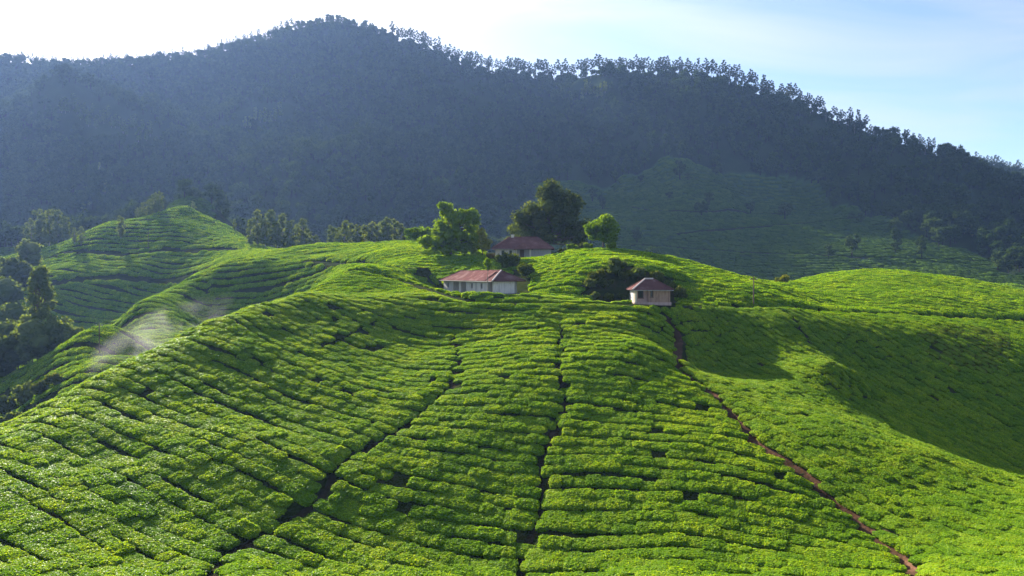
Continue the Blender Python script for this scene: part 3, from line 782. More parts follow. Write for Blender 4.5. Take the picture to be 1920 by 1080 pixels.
plant('broadleaf_or_euca_tree', make_tree(203, 6.0, 1.0, cl, 70, 0.25, M['leaf_yellow'], M['bark'], 0.14), on(905, 158), 0.4, 1.0, 'small yellowish tree beside the left end of the upper house')
cl = blob_clumps(r, 46, 0.3, 0, 6.6, 5.4, 4.2, 4.4, 1.7) + blob_clumps(r, 14, 1.2, 0, 12.0, 2.4, 2.0, 2.3, 1.35) + blob_clumps(r, 14, 5.0, 0, 9.2, 2.2, 2.0, 2.6, 1.3) + blob_clumps(r, 16, 6.0, 0.5, 3.6, 4.0, 2.8, 2.8, 1.6) + blob_clumps(r, 12, -4.2, 0, 4.6, 2.6, 2.2, 2.8, 1.3)
q = on(1022, 180); q.z = gz(q.x, q.y)
plant('broadleaf_or_euca_tree', make_tree(204, 14.2, 2.6, cl, 110, 0.28, M['leaf_dark'], M['bark'], 0.42), q, 0, 1.25, 'tallest dark green tree rising behind the upper house')
cl = blob_clumps(r, 24, 0, 0, 3.9, 3.3, 2.6, 3.0, 1.25)
plant('broadleaf_or_euca_tree', make_tree(205, 7.0, 1.4, cl, 90, 0.26, M['leaf_euca'], M['bark'], 0.2), on(972, 176), 0, 1.0, 'olive green tree against the left flank of the tallest dark tree')
cl = blob_clumps(r, 48, 0, 0, 3.7, 2.7, 2.5, 2.3, 0.85)
plant('broadleaf_or_euca_tree', make_tree(206, 7.0, 1.5, cl, 120, 0.22, M['leaf_bright'], M['bark'], 0.2), on(1130, 158), 0, 1.22, 'round crowned green tree standing alone right of the upper house')
cl = blob_clumps(r, 8, 0, 0, 1.1, 1.2, 1.0, 0.8, 0.7)
plant('shrub', make_tree(207, 1.9, 0.3, cl, 70, 0.18, M['leaf_bright'], M['bark'], 0.06), on(1150, 156), 0, 1.0, 'leafy shrub at the right foot of the round crowned tree', 'shrub')
# slender tree in front of the long house
cl = blob_clumps(r, 9, 0, 0, 5.1, 0.55, 0.55, 0.8, 0.42)
tp = H1 + d1 * 3.2 - e1 * 1.4
tp = Vector(((916 - 960) / F * 117.5, 117.5, gz((916 - 960) / F * 117.5, 117.5)))
plant('slender_tree', make_tree(208, 6.0, 4.2, cl, 60, 0.16, M['leaf_bright'], M['bark_pale'], 0.11, True), tp, 0, 1.0, 'slender bare trunked young tree in front of the long house')
# shrubs
def shrub_mesh(seed, w, h, mname, size=0.2, n_=16):
    rr = np.random.default_rng(seed)
    return make_tree(seed, h, h * 0.15, blob_clumps(rr, n_, 0, 0, h * 0.5, w * 0.42, w * 0.36, h * 0.33, min(w, h) * 0.24), 75, size, M[mname], M['bark'], 0.08, True, 0.75)
plant('shrub', shrub_mesh(221, 5.6, 3.4, 'leaf_dark', 0.2, 26), on(955, 143), 0, 1.0, 'wide dark rounded shrub mound directly behind the long house roof', 'shrub')
plant('shrub', shrub_mesh(222, 3.2, 2.8, 'leaf_dark', 0.18), on(985, 133), 0, 1.0, 'dark shrub right of the long house under the tea promontory', 'shrub')
plant('shrub', shrub_mesh(223, 3.6, 3.4, 'leaf_euca', 0.18), on(1155, 126.5), 0, 1.0, 'grey green rounded shrub in the hollow left of the small house', 'shrub')
plant('shrub', shrub_mesh(224, 3.4, 3.0, 'leaf_dark', 0.18), on(1120, 124.5), 0, 1.0, 'dark shrub at the left end of the shaded hollow', 'shrub')
for i, (uu, yy, w_, h_) in enumerate([(1112, 119.5, 2.4, 1.6), (1140, 120.2, 2.6, 1.8), (1166, 121, 2.2, 1.8), (1106, 122.5, 2.6, 2.2), (1136, 123.5, 3.0, 2.6), (1172, 125.5, 2.8, 3.0), (1195, 126, 3.0, 3.2), (1232, 126, 3.2, 3.0), (1258, 124.5, 2.6, 2.8)]):
    plant('shrub', shrub_mesh(250 + i, w_ * 0.85, h_ * 0.75, 'leaf_dark' if i % 3 else 'leaf_euca', 0.17, 14), on(uu, yy), 0, 1.0, f'{ORD(i)} dark bank shrub from the left in the shaded hollow behind small house', 'shrub', 'shrubs in the shaded hollow')
plant('shrub', shrub_mesh(225, 2.6, 2.2, 'leaf_dark', 0.18), on(1276, 121.5), 0, 1.0, 'dark shrub against the right wall of the small house', 'shrub')
plant('shrub', shrub_mesh(226, 1.1, 1.0, 'leaf_yellow', 0.12, 8), on(978, 139), 0, 1.0, 'small rusty yellow shrub on the bank below the upper house', 'shrub')
for i, uu in enumerate((1040, 1056, 1072, 1088, 1104)):
    plant('shrub', shrub_mesh(230 + i, 2.6, 1.9, 'leaf_bright' if i % 2 == 0 else 'leaf_dark', 0.18, 11), on(uu, 160 + (i % 2)), 0, 1.0, f'{ORD(i)} hedge shrub from the left between upper house and round tree', 'shrub', 'hedge shrubs by the upper house')
plant('shrub', shrub_mesh(240, 3.4, 2.4, 'leaf_yellow', 0.2), on(1468, 168), 0, 1.0, 'yellow green shrub in the saddle beside the right hand tea hill', 'shrub')

# --- plantation trees on the left spurs
def euca_row(lst, grp, label, meshes=EM, base_h=12.0):
    for i, (u, Y, hpx) in enumerate(lst):
        p = on(u, Y); h = (hpx + (26 if 610 < u < 790 else 0)) * Y / F
        plant('eucalyptus_tree', meshes[(i * 2 + int(u)) % len(meshes)], p, i * 1.3, h / base_h, label(i), 'tree', grp)
euca_row([(470, 262, 50), (482, 268, 66), (497, 262, 55), (508, 270, 72), (520, 266, 50), (530, 272, 70), (543, 266, 58), (556, 274, 58), (567, 268, 66), (580, 272, 48), (593, 266, 40)],
         'trees in the clump behind the saddle', lambda i: f'{ORD(i)} eucalyptus from the left in the clump behind the saddle road')
euca_row([(622, 250, 32), (634, 254, 30), (646, 250, 42), (658, 256, 40), (670, 250, 36), (684, 256, 40), (697, 252, 44), (712, 254, 48), (726, 250, 54), (740, 256, 56), (753, 252, 46), (766, 256, 44), (780, 252, 44)],
         'row of trees behind the upper tea strip', lambda i: f'{ORD(i)} tree from the left in the low row beside the large forked tree')
euca_row([(258, 310, 24), (268, 306, 30), (280, 308, 34), (291, 306, 42), (300, 304, 40)], 'trees on the knoll top', lambda i: f'{ORD(i)} tree from the left in the clump on top of the knoll')
euca_row([(362, 312, 26)], None, lambda i: 'single small tree right of the knoll top beside its hillock')
euca_row([(227, 286, 44)], None, lambda i: 'single thin tree halfway down the left face of the knoll')
euca_row([(440, 300, 22)], None, lambda i: 'lone small tree left of the clump behind the saddle road')
euca_row([(58, 330, 60), (74, 336, 72), (92, 330, 70), (108, 336, 66), (124, 330, 50)], 'trees left of the knoll', lambda i: f'{ORD(i)} crown from the left in the dense grove left of the knoll')
euca_row([(140, 296, 30), (152, 292, 34)], 'thin trees at the knoll foot', lambda i: f'{ORD(i)} thin tree from the left between grove and knoll slope')
# tall tree and trees at the left edge
cl = []
rr = np.random.default_rng(77)
for i in range(44):
    f = i / 43; z = 3 + 17.5 * f; w = (7.0 * (1 - f) ** 0.8 + 0.5) * (0.7 + 0.5 * abs(math.sin(i * 0.9)))
    an = rr.uniform(0, 6.28); cl.append(((math.cos(an) * w * rr.uniform(.3, 1), math.sin(an) * w * rr.uniform(.3, 1), z), rr.uniform(0.9, 1.5)))
plant('silver_oak_tree', make_tree(301, 21, 3, cl, 80, 0.34, M['leaf_euca'], M['bark'], 0.4), on(76, 176), 0, 1.12, 'tallest shaggy dark tree at the left edge of the picture')
for i, (u, Y, w, h) in enumerate([(8, 172, 8, 9), (34, 166, 7, 8), (60, 163, 6.5, 7), (100, 168, 7, 7.5), (125, 166, 4.5, 5), (-20, 165, 8, 9), (22, 200, 8, 11), (48, 192, 7, 9), (4, 240, 9, 12), (30, 262, 8, 11), (-14, 270, 9, 12), (52, 285, 7, 10)]):
    plant('broadleaf_or_euca_tree', shrub_mesh(310 + i, w, h, 'leaf_dark' if i % 4 == 1 else 'leaf_euca', 0.32, 20), on(u, Y), 0, 1.45, f'{ORD(i)} bushy tree around the foot of the tall shaggy tree, left edge', 'tree', 'dark trees at the left edge')
for i, (u, Y, w, h) in enumerate([(10, 140, 5, 4.5), (48, 138, 5, 4), (78, 134, 4, 3.2), (20, 128, 4, 3.5), (105, 132, 3.5, 2.6)]):
    plant('shrub', shrub_mesh(330 + i, w, h, 'leaf_euca' if i % 2 else 'leaf_dark', 0.25, 14), on(u, Y), 0, 1.0, f'{ORD(i)} shrub in the smoky valley corner below the left trees', 'shrub', 'valley shrubs at the left edge')
# scattered trees on the left mountain flank
for i, (u, v, hp) in enumerate([(187, 331, 26), (208, 338, 16), (197, 362, 24), (206, 373, 18), (168, 385, 22), (158, 408, 26)]):
    p = hit(u, v, 335, 860); plant('eucalyptus_tree', EM[i % 5], p, i, hp * p.y / F / 12, f'{ORD(i)} tree from the top in the scattered line above the grove', 'tree', 'scattered trees on the left flank')

# sunlit eucalyptus trees, plantation meshes, standing clear on the spurs of the mountain
k9 = 0
for (u0, v0, u1, v1, n_, spread, txt) in ((112, 205, 285, 262, 24, 14, 'pale sunlit tree from the left in the bright strip on the left mountain flank'), (455, 238, 530, 222, 8, 8, 'pale sunlit tree from the left on the spur below the left ridge'), (1088, 182, 1138, 172, 7, 10, 'pale sunlit tree from the left in the patch below the middle skyline'), (1745, 415, 1915, 478, 12, 8, 'pale sunlit tree from the left along the edge of the right forest')):
    for i in range(n_):
        f = (i + 0.5) / n_; u = u0 + (u1 - u0) * f; v = v0 + (v1 - v0) * f + random.uniform(-spread, spread)
        p = hit(u, v, 335, 860)
        plant('broadleaf_or_euca_tree', EM[i % 5], p, random.uniform(0, 6.28), random.uniform(20, 30) * p.y / F / 12, f'{ORD(i)} {txt}', 'tree', txt.split(' from ')[0] + 's ' + txt.split('left ', 1)[1]); k9 += 1

# --- skyline trees
crest = []
for u in range(-60, 1990, 2):
    a = (u - 960) / F
    b_ = np.linspace(math.log(500), math.log(880), 400); y_ = np.exp(b_)
    vv = HOR - F * bil(GZ, GA, GB, np.full_like(b_, a), b_) / y_
    k_ = int(np.argmin(vv)); crest.append((u, y_[k_], vv[k_]))
cu = np.array([c[0] for c in crest]); cY = np.array([c[1] for c in crest])
sky_small = []
def skyline(u0, u1, step, hmin, hmax, lab, grp, jit=22, dens=1.0):
    u = u0; i = 0
    while u < u1:
        Y = float(np.interp(u, cu, cY)) + random.uniform(-jit, jit * 0.4)
        if random.random() < dens:
            h = random.uniform(hmin, hmax) * Y / F
            if grp is None: sky_small.append((tuple(on(u, Y)), Matrix.Rotation(random.uniform(0, 6.28), 3, 'Z'), (h / 20,) * 3, random.randrange(6)))
            else: plant('eucalyptus_tree', EU[random.randrange(6)], on(u, Y), random.uniform(0, 6.28), h / 20, f'{ORD(i)} {lab}', 'tree', grp)
            i += 1
        u += step * random.uniform(0.5, 1.5)
skyline(-60, 130, 4.0, 12, 22, '', None)
skyline(130, 400, 4.2, 12, 24, '', None)
skyline(400, 560, 4.6, 12, 26, 'skyline tree up the left ridge to the summit', 'skyline trees left of the summit')
skyline(600, 730, 9, 8, 14, 'small tree from the left on the summit', 'skyline trees on the summit')
skyline(735, 960, 5.0, 24, 36, 'skyline tree right of the bare summit', 'skyline trees right of the summit')
skyline(960, 1200, 5.2, 28, 40, 'skyline tree from the left above the upper house trees', 'skyline trees in the middle')
skyline(1200, 1450, 5.2, 30, 42, 'skyline tree from the left above the small house', 'skyline trees right of the middle')
skyline(1450, 1640, 5.0, 24, 38, 'skyline tree from the left on the descending right ridge', 'skyline trees on the right ridge')
skyline(1640, 1765, 6.5, 20, 34, 'skyline tree from the left on the low right ridge', 'skyline trees on the lower right ridge')
for i, u in enumerate(range(1768, 1960, 7)):
    plant('eucalyptus_tree', EU[i % 6], on(u, 893 + random.uniform(-14, 10)), i, random.uniform(22, 32) * 893 / F / 20, f'{ORD(i)} tree from the left on the far ridge at right', 'tree', 'trees on the far right ridge')

EUJ = []
for tr_, cr_ in EU:
    bm = bmesh.new(); bm.from_mesh(cr_); n0 = len(bm.faces); bm.from_mesh(tr_)
    bm.faces.ensure_lookup_table()
    for f_ in bm.faces[n0:]: f_.material_index = 1
    mj = bpy.data.meshes.new('skyline_tree'); bm.to_mesh(mj); bm.free(); mj.materials.append(M['leaf_sky']); mj.materials.append(M['bark_pale']); EUJ.append(mj)
scatter('skyline_trees', sky_small, EUJ, 'small trees crowding the low left part of the ridge', 'trees')

# --- forest on the mountain
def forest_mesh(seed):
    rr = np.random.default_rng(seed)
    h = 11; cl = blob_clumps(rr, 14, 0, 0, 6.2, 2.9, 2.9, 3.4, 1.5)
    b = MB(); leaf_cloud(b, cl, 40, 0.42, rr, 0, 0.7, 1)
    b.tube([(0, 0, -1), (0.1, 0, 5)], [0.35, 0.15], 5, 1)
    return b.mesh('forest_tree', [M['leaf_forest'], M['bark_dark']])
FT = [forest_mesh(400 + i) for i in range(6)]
BARE = [[(90, 160), (200, 195), (295, 232), (300, 275), (230, 272), (160, 252), (95, 222)], [(440, 205), (540, 190), (540, 232), (450, 246)], [(1078, 150), (1145, 150), (1145, 186), (1080, 192)]]
items = []
for _ in range(36000):
    u = random.uniform(-350, 2250); Y = math.exp(random.uniform(math.log(345), math.log(895)))
    # even ground density
    if random.random() > (Y / 895) ** 2: continue
    a = (u - 960) / F; x = a * Y; z = gz(x, Y); v = HOR - F * z / Y
    if not look(forest_m, x, Y) and not (look(field_m, x, Y) and random.random() < 0.02): continue
    if any(inpoly(np.array([u]), np.array([v]), q_)[0] for q_ in BARE): continue
    crestY = float(np.interp(u, cu, cY)) if u < 1765 else 905
    if Y > crestY + 4: continue
    s_ = random.uniform(0.65, 1.35) * (0.7 if Y > crestY - 30 else 1)
    items.append(((x, Y, z - 0.5), Matrix.Rotation(random.uniform(0, 6.28), 3, 'Z'), (s_, s_, s_ * random.uniform(.85, 1.25)), random.randrange(6)))
print('forest', len(items))
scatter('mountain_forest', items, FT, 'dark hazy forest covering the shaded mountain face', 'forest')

# ------------------------------------------------------------------ houses
def plaster(name, c0, c1, stain, amt=0.55, sc=0.9):
    m = mat(name, c0, 0.95, 0.0); k = NB(m)
    f = k.noise(sc, 8, 0.68); g = k.noise(sc * 5, 5, 0.6)
    mp = k.n('ShaderNodeMapping'); mp.inputs['Scale'].default_value = (2.2, 2.2, 0.35); tcn = k.n('ShaderNodeTexCoord'); k.l(tcn.outputs['Object'], mp.inputs[0])
    st = k.noise(1.6, 6, 0.65, vec=mp.outputs[0])
    col = k.mix(f, c0, c1)
    msk = k.ramp(st, [(0.48, (0, 0, 0)), (0.72, (amt, amt, amt))])
    k.l(k.mix(msk, col, stain), k.b.inputs['Base Color']); k.bump(g, 0.25, 0.02)
    return m
M['white'] = plaster('white_limewash', (0.66, 0.61, 0.57), (0.54, 0.50, 0.47), (0.20, 0.17, 0.15), 0.6)
M['grey_wall'] = plaster('grey_plaster', (0.38, 0.36, 0.33), (0.30, 0.29, 0.27), (0.13, 0.12, 0.11), 0.5)
M['pink'] = plaster('pink_plaster', (0.52, 0.36, 0.31), (0.44, 0.33, 0.29), (0.24, 0.15, 0.12), 0.6)
M['stain_wall'] = plaster('weathered_plaster', (0.40, 0.26, 0.195), (0.30, 0.20, 0.15), (0.12, 0.07, 0.05), 0.75, 1.4)
M['cream'] = plaster('cream_plaster', (0.66, 0.58, 0.44), (0.58, 0.50, 0.40), (0.3, 0.24, 0.18), 0.4)
M['plinth'] = plaster('plinth_cement', (0.17, 0.16, 0.15), (0.12, 0.12, 0.11), (0.07, 0.07, 0.05), 0.5)
M['pane'] = mat('dark_pane', (0.02, 0.022, 0.022), 0.25, 0.5)
M['shutter'] = mat('green_shutter', (0.03, 0.05, 0.035), 0.6, 0.3)
M['wood'] = mat('weathered_wood', (0.12, 0.08, 0.055), 0.8, 0.2)
M['cap'] = plaster('pale_ridge_cap', (0.62, 0.52, 0.50), (0.50, 0.40, 0.38), (0.28, 0.16, 0.14), 0.4)
def roofing(name, c0, c1, c2):
    m = mat(name, c0, 0.95, 0.0); k = NB(m)
    f = k.noise(0.55, 7, 0.65); g = k.noise(4, 4, 0.6)
    col = k.ramp(f, [(0.32, c0), (0.52, c1), (0.70, c2)])
    col = k.mix(k.math('MULTIPLY', g, 0.35), col, (0.06, 0.035, 0.035))
    k.l(col, k.b.inputs['Base Color'])
    uvn = k.n('ShaderNodeUVMap'); wv = k.n('ShaderNodeTexWave', wave_type='BANDS', bands_direction='X'); wv.inputs['Scale'].default_value = 1.6
    k.l(uvn.outputs[0], wv.inputs['Vector']); k.bump(wv.outputs['Fac'], 0.6, 0.05)
    return m
M['roof_a'] = roofing('red_brown_roofing', (0.105, 0.057, 0.054), (0.155, 0.082, 0.077), (0.27, 0.175, 0.165))
M['roof_b'] = roofing('bright_red_roofing', (0.115, 0.056, 0.053), (0.165, 0.080, 0.075), (0.30, 0.19, 0.18))
M['roof_c'] = roofing('old_red_roofing', (0.14, 0.070, 0.064), (0.20, 0.098, 0.088), (0.30, 0.17, 0.15))
def roof_plane(pts, parent, m, th=0.10, name='roof_plane'):
    """one sloping roof plane with thickness; first edge is the eave"""
    p = [Vector(q) for q in pts]; nrm = (p[1] - p[0]).cross(p[2] - p[0]).normalized()
    if nrm.z < 0: nrm = -nrm; p = p[::-1]
    k_ = len(p); low = [q - nrm * th for q in p]
    fs = [tuple(range(k_)), tuple(range(2 * k_ - 1, k_ - 1, -1))] + [(i, i + k_, (i + 1) % k_ + k_, (i + 1) % k_) for i in range(k_)]
    b = MB(); b.add(p + low, fs); o = b.build(name, m, parent)
    uvl = o.data.uv_layers.new(name='UVMap'); e = Vector(pts[1]) - Vector(pts[0]); e.normalize(); s_ = nrm.cross(e)
    for lp in o.data.loops:
        c = o.data.vertices[lp.vertex_index].co; uvl.data[lp.index].uv = (c.dot(e) * 2.2, c.dot(s_))
    return o
def cap_bar(a, b_, parent, m, r_=0.10, name='ridge_cap'):
    b = MB(); a = Vector(a); b_ = Vector(b_); b.tube([a, a.lerp(b_, 0.5), b_], [r_, r_, r_], 6); return b.build(name, m, parent)
def hip_roof(root, x0, x1, y0, y1, ze, zr, in0, in1, m, caps, capm):
    """eave rectangle, ridge along x; in0/in1: how far the ridge stops short of each end"""
    ym = (y0 + y1) / 2; A_, B_, C_, D_ = (x0, y0, ze), (x1, y0, ze), (x1, y1, ze), (x0, y1, ze); R0, R1 = (x0 + in0, ym, zr), (x1 - in1, ym, zr)
    rf = roof_plane([A_, B_, R1, R0], root, m, name='roof')
    roof_plane([C_, D_, R0, R1], rf, m); roof_plane([B_, C_, R1], rf, m); roof_plane([D_, A_, R0], rf, m)
    up = Vector((0, 0, 0.05))
    for i, (a, b_) in enumerate(((R0, R1), (R0, A_), (R0, D_), (R1, B_), (R1, C_))):
        cap_bar(Vector(a) + up, Vector(b_) + up, rf, capm if i in caps else m, 0.13 if i in caps else 0.09)
    return rf
def wall_run(name, root, x0, x1, y, th, z0, z1, m, openings=(), axis='x'):
    """wall box along x (or y) with real openings (a, b, zlow, zhigh)"""
    b = MB()
    def bx(a0, a1, q0, q1):
        if a1 - a0 < 1e-3 or q1 - q0 < 1e-3: return
        if axis == 'x': b.box(((a0 + a1) / 2, y, (q0 + q1) / 2), a1 - a0, th, q1 - q0)
        else: b.box((y, (a0 + a1) / 2, (q0 + q1) / 2), th, a1 - a0, q1 - q0)
    cur = x0
    for (a, c, zl, zh) in sorted(openings):
        bx(cur, a, z0, z1); bx(a, c, z0, zl); bx(a, c, zh, z1); cur = c
    bx(cur, x1, z0, z1)
    return b.build(name, m, root)
def window(root, a, c, zl, zh, y, side, fm, pm, axis='x', bars=1):
    """window in an opening: pane set back, frame and sill proud; side = outward sign"""
    def B(b, a0, a1, y0, y1, q0, q1):
        if axis == 'x': b.box(((a0 + a1) / 2, (y0 + y1) / 2, (q0 + q1) / 2), a1 - a0, abs(y1 - y0), q1 - q0)
        else: b.box(((y0 + y1) / 2, (a0 + a1) / 2, (q0 + q1) / 2), abs(y1 - y0), a1 - a0, q1 - q0)
    b = MB(); B(b, a + .002, c - .002, y - side * .06, y - side * .04, zl + .002, zh - .002); w = b.build('window', pm, root)
    b = MB(); t_ = 0.07; yo = y + side * .13
    B(b, a - t_, a, y + side * .08, yo, zl - t_, zh + t_); B(b, c, c + t_, y + side * .08, yo, zl - t_, zh + t_)
    B(b, a, c, y + side * .08, yo, zh, zh + t_); B(b, a, c, y + side * .08, yo, zl - t_, zl)
    for i in range(bars):
        xm = a + (c - a) * (i + 1) / (bars + 1); B(b, xm - .02, xm + .02, y - side * .03, y, zl, zh)
    b.build('frame', fm, w)
    b = MB(); B(b, a - .12, c + .12, y + side * .10, y + side * .24, zl - .16, zl - .075); b.build('sill', fm, w)
    return w
def house_root(name, loc, ang, label):
    o = empty(name, loc, ang); tag(o, label, 'house'); return o

# long white house: x runs back along the long wall, inside is at negative y
h = house_root('long_house', H1, A1, 'long white walled house with red brown hipped roof and recessed porches')
LL, WW, HH = 22.8, 4.7, 2.45
b = MB(); b.box((LL / 2, -WW / 2, -0.06), LL + 0.5, WW + 0.5, 0.62); b.build('plinth', M['plinth'], h)
Z0 = 0.2505
wall_run('corner_pier', h, 0.0, 0.55, -0.15, 0.3, Z0, HH, M['white'])
wall_run('front_wall', h, 2.6, 11.65, -0.15, 0.3, Z0, HH, M['white'], [(4.6, 5.35, 0.95, 1.85), (8.75, 9.55, 0.95, 1.85)])
wall_run('pier', h, 14.2, 15.1, -0.15, 0.3, Z0, HH, M['white'])
wall_run('front_wall', h, 17.85, LL, -0.15, 0.3, Z0, HH, M['white'], [(20.1, 20.95, 0.95, 1.85)])
for x0, x1 in ((0.55, 2.6), (11.65, 14.2), (15.1, 17.85)):
    wall_run('porch_wall', h, x0 + .002, x1 - .002, -1.5, 0.2, Z0, HH, M['grey_wall'], [((x0 + x1) / 2 - .4, (x0 + x1) / 2 + .4, Z0, 2.1)])
    b = MB(); b.box(((x0 + x1) / 2, -1.54, (Z0 + 2.1) / 2), 0.79, 0.06, 2.1 - Z0 - .01); d = b.build('door', M['wood'], h)
    b = MB(); b.box(((x0 + x1) / 2 + .28, -1.49, 1.1), 0.05, 0.05, 0.14); b.build('handle', M['pane'], d)
for x_ in (2.7, 11.55, 14.3, 15.0, 17.95): wall_run('cross_wall', h, -1.598, -0.302, x_, 0.18, Z0, HH, M['white'], (), 'y')
window(h, 4.6, 5.35, 0.95, 1.85, -0.15, 1, M['white'], M['pane']); window(h, 8.75, 9.55, 0.95, 1.85, -0.15, 1, M['white'], M['pane']); window(h, 20.1, 20.95, 0.95, 1.85, -0.15, 1, M['white'], M['pane'])
wall_run('end_wall', h, -3.75, -0.302, 0.15, 0.3, Z0, HH, M['white'], (), 'y')
wall_run('end_lean_to', h, -WW, -3.75, 1.2, 0.2, Z0, HH, M['grey_wall'], (), 'y')
wall_run('far_wall', h, -WW, -0.302, LL - 0.15, 0.3, Z0, HH, M['white'], (), 'y')
wall_run('back_wall', h, 1.3, LL - .302, -WW + .15, 0.3, Z0, HH, M['white'])
b = MB(); b.tube([(7.2, 0.06, Z0), (7.2, 0.06, 2.3)], [0.05, 0.05], 6); b.build('downpipe', M['grey_wall'], h)
rf = hip_roof(h, -0.75, LL + 0.6, -WW - 0.75, 0.65, 2.28, 4.0, 3.1, 3.2, M['roof_a'], (2,), M['cap'])
# raised roof field over the middle rooms
roof_plane([(2.2, 0.70, 2.32), (12.2, 0.70, 2.32), (12.2, -1.95, 4.02), (2.9, -1.95, 4.02)], rf, M['roof_b'], 0.06)

# small square house
h = house_root('small_house', H2, A2, 'small square house with bright red hipped roof and corner pillar')
SW, SD, SH = 5.5, 3.7, 2.12
b = MB(); b.box((SW / 2, SD / 2, -0.12), SW + 0.3, SD + 0.3, 0.5); b.build('plinth', M['pink'], h)
Z0 = 0.1305
b = MB(); b.box((0.15, 0.15, (Z0 + SH) / 2), 0.3, 0.3, SH - Z0); b.box((0.15, 0.15, SH - .12), 0.42, 0.42, 0.12); b.build('pillar', M['cream'], h)
wall_run('porch_wall', h, 0.3, 2.15, 1.1, 0.2, Z0, SH, M['pink'], [(0.75, 1.5, 0.85, 1.85)])
window(h, 0.75, 1.5, 0.85, 1.85, 1.1, -1, M['wood'], M['shutter'], 'x', 2)
wall_run('front_wall', h, 2.15, SW, 0.12, 0.24, Z0, SH, M['stain_wall'], [(2.45, 2.8, 1.0, 1.85)])
window(h, 2.45, 2.8, 1.0, 1.85, 0.12, -1, M['wood'], M['pane'], 'x', 0)
wall_run('porch_side', h, 0.242, 1.198, 2.27, 0.2, Z0, SH, M['pink'], (), 'y')
wall_run('left_wall', h, 1.0, SD - .2, 0.12, 0.24, Z0, SH, M['white'], (), 'y')
wall_run('right_wall', h, 0.242, SD - .2, SW - .12, 0.24, Z0, SH, M['stain_wall'], (), 'y')
wall_run('back_wall', h, 0, SW, SD - .1, 0.2, Z0, SH, M['white'])
b = MB(); b.box((0.15, 0.6, 0.55), 0.1, 0.85, 0.8); b.build('parapet', M['pink'], h)
rf = hip_roof(h, -0.5, SW + 0.45, -0.5, SD + 0.5, 2.06, 3.72, 2.5, 2.65, M['roof_b'], (0, 1), M['cap'])

# upper house with porch
h = house_root('upper_house', H3, A3, 'larger old red roofed house with projecting porch on the hilltop')
UW, UD, UH = 12.0, 6.0, 2.5
b = MB(); b.box((UW / 2, UD / 2, -0.2), UW + 0.4, UD + 0.4, 0.6); b.build('plinth', M['plinth'], h)
Z0 = 0.1005
wall_run('corner_wall', h, 0, 0.9, 0.14, 0.28, Z0, UH, M['cream'])
wall_run('front_wall', h, 0.9, 4.2, 0.14, 0.28, Z0, UH, M['white'], [(1.3, 1.9, 0.9, 2.0), (3.0, 3.6, 0.9, 2.0)])
window(h, 1.3, 1.9, 0.9, 2.0, 0.14, -1, M['wood'], M['shutter']); window(h, 3.0, 3.6, 0.9, 2.0, 0.14, -1, M['wood'], M['shutter'])
wall_run('front_wall', h, 4.2, UW, 0.14, 0.28, Z0, UH, M['grey_wall'], [(5.3, 6.2, Z0, 2.15)])
b = MB(); b.box((5.75, 0.17, (Z0 + 2.15) / 2), 0.88, 0.06, 2.15 - Z0 - .01); d = b.build('door', M['wood'], h)
b = MB(); b.box((6.05, 0.12, 1.1), 0.05, 0.05, 0.14); b.build('handle', M['pane'], d)
wall_run('left_wall', h, 0.282, UD - .28, 0.14, 0.28, Z0, UH, M['cream'], [(2.4, 3.2, 0.9, 2.0)], 'y')
window(h, 2.4, 3.2, 0.9, 2.0, 0.14, -1, M['wood'], M['shutter'], 'y')
wall_run('right_wall', h, 0.282, UD - .28, UW - .14, 0.28, Z0, UH, M['white'], (), 'y')
wall_run('back_wall', h, 0, UW, UD - .14, 0.28, Z0, UH, M['white'])
hip_roof(h, -0.9, UW + 0.7, -0.7, UD + 0.7, 2.35, 5.0, 3.7, 3.7, M['roof_c'], (), M['cap'])
for x_ in (4.6, 7.6):
    b = MB(); b.box((x_, -1.9, 1.15), 0.26, 0.26, 2.1); b.build('porch_pillar', M['cream'], h)
b = MB(); b.box((6.1, -1.0, -0.15), 3.6, 2.2, 0.45); b.build('porch_floor', M['plinth'], h)
rp = roof_plane([(4.1, -2.5, 2.2), (4.1, 1.2, 2.2), (6.1, 1.8, 3.75), (6.1, -1.6, 3.75)], h, M['roof_c'], name='porch_roof')
roof_plane([(8.1, 1.2, 2.2), (8.1, -2.5, 2.2), (6.1, -1.6, 3.75), (6.1, 1.8, 3.75)], rp, M['roof_c'])
roof_plane([(4.1, -2.5, 2.2), (8.1, -2.5, 2.2), (6.1, -1.6, 3.75)], rp, M['roof_c'])
b = MB(); b.box((3.5, 3.2, 4.9), 0.6, 0.6, 1.1); b.box((3.5, 3.2, 5.5), 0.75, 0.75, 0.14); b.build('chimney', M['white'], h)

def gutter(root, pts):
    b = MB(); b.tube(pts, [0.06] * len(pts), 6); b.build('gutter', M['grey_wall'], root)
for o in [o for o in C.objects if o.name in ('long_house', 'small_house', 'upper_house')]:
    if o.name == 'long_house': gutter(o, [(LL + .55, 0.74, 2.2), (LL / 2, 0.74, 2.19), (-0.7, 0.74, 2.18)])
    elif o.name == 'small_house': gutter(o, [(-0.45, -0.57, 1.98), (SW / 2, -0.57, 1.97), (SW + 0.4, -0.57, 1.96)])
    else: gutter(o, [(-0.85, -0.78, 2.27), (2.0, -0.78, 2.26), (4.0, -0.78, 2.25)])

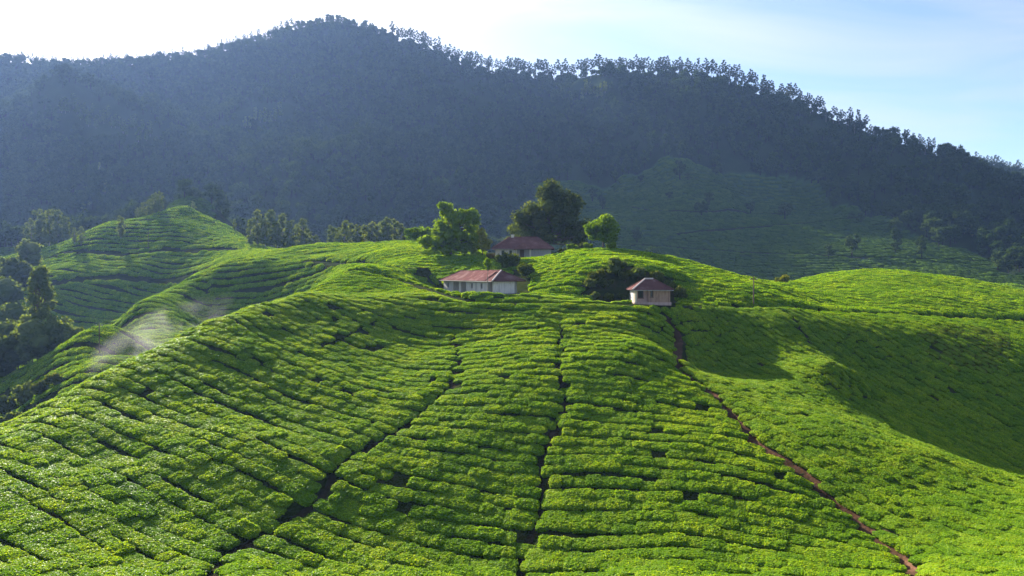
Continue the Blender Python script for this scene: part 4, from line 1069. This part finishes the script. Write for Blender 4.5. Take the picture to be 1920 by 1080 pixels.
# ------------------------------------------------------------------ poles
def pole(p, hgt, label):
    root = empty('utility_pole', p); tag(root, label, 'pole')
    b = MB(); b.tube([(0, 0, -0.4), (0, 0, hgt / 2), (0.03, 0, hgt)], [0.11, 0.095, 0.075], 8); b.build('post', M['wood'], root)
    b = MB(); b.box((0, 0, hgt - 0.5), 1.3, 0.09, 0.1); ca2 = b.build('crossarm', M['wood'], root)
    for x_ in (-0.55, 0, 0.55):
        b = MB(); b.tube([(x_, 0, hgt - 0.45), (x_, 0, hgt - 0.28)], [0.05, 0.03], 6); b.build('insulator', M['white'], ca2)
p = Vector(((1413 - 960) / F * 121, 121, 0)); p.z = gz(p.x, p.y); pole(p, 5.2, 'thin utility pole beside the terrace road right of the small house')
p = hit(186, 668, 125, 165); pole(p, 6.4, 'thin utility pole on the low lit spur at left')
p = hit(600 / 2.16, 470, 250, 320); pole(p, 7.0, 'thin utility pole on the face of the knoll')

# ------------------------------------------------------------------ smoke drifting in the valley
sm = bpy.data.materials.new('smoke_wisps'); sm.use_nodes = True
t = sm.node_tree; t.nodes.clear()
so = t.nodes.new('ShaderNodeOutputMaterial'); pv = t.nodes.new('ShaderNodeVolumePrincipled')
g_ = t.nodes.new('ShaderNodeNewGeometry')
tcs = t.nodes.new('ShaderNodeTexCoord')
ln_ = t.nodes.new('ShaderNodeVectorMath'); ln_.operation = 'LENGTH'; t.links.new(tcs.outputs['Object'], ln_.inputs[0])
n1 = t.nodes.new('ShaderNodeTexNoise'); n1.inputs['Scale'].default_value = 0.14; n1.inputs['Detail'].default_value = 3; n1.inputs['Distortion'].default_value = 0.9
t.links.new(g_.outputs['Position'], n1.inputs['Vector'])
rp_ = t.nodes.new('ShaderNodeMapRange'); rp_.inputs['From Min'].default_value = 0.46; rp_.inputs['From Max'].default_value = 0.8; rp_.inputs['To Max'].default_value = 0.12
fo_ = t.nodes.new('ShaderNodeMapRange'); fo_.inputs['From Min'].default_value = 1.0; fo_.inputs['From Max'].default_value = 0.35
mu_ = t.nodes.new('ShaderNodeMath'); mu_.operation = 'MULTIPLY'
t.links.new(n1.outputs[0], rp_.inputs[0]); t.links.new(ln_.outputs['Value'], fo_.inputs[0]); t.links.new(rp_.outputs[0], mu_.inputs[0]); t.links.new(fo_.outputs[0], mu_.inputs[1])
t.links.new(mu_.outputs[0], pv.inputs['Density']); pv.inputs['Color'].default_value = (0.62, 0.58, 0.64, 1); pv.inputs['Anisotropy'].default_value = 0.3
t.links.new(pv.outputs[0], so.inputs['Volume'])
def puff(a, c, rad, label):
    v_, f_ = ico(3); b = MB(); b.add(v_, f_); o = b.build('smoke', sm, smooth=True)
    ax = (c - a); q = ax.to_track_quat('X', 'Z')
    o.matrix_world = Matrix.Translation((a + c) / 2) @ q.to_matrix().to_4x4() @ Matrix.Diagonal((ax.length / 2, rad, rad, 1))
    tag(o, label, 'smoke', kind='stuff')
puff(at(150, 706, 124), at(440, 560, 150), 5.2, 'thin pale smoke wisp drifting up the valley at left')

# ------------------------------------------------------------------ haze
hm = bpy.data.materials.new('haze_air'); hm.use_nodes = True
t = hm.node_tree; t.nodes.clear()
ho = t.nodes.new('ShaderNodeOutputMaterial'); pv = t.nodes.new('ShaderNodeVolumePrincipled')
pv.inputs['Color'].default_value = (0.32, 0.51, 1.0, 1); pv.inputs['Density'].default_value = 0.000098; pv.inputs['Anisotropy'].default_value = 0.38
t.links.new(pv.outputs[0], ho.inputs['Volume'])
b = MB(); b.box((0, 780, 142), 3500, 2300, 486); o = b.build('haze', hm); tag(o, 'thin blue haze in the air of the valley', 'haze', kind='stuff')
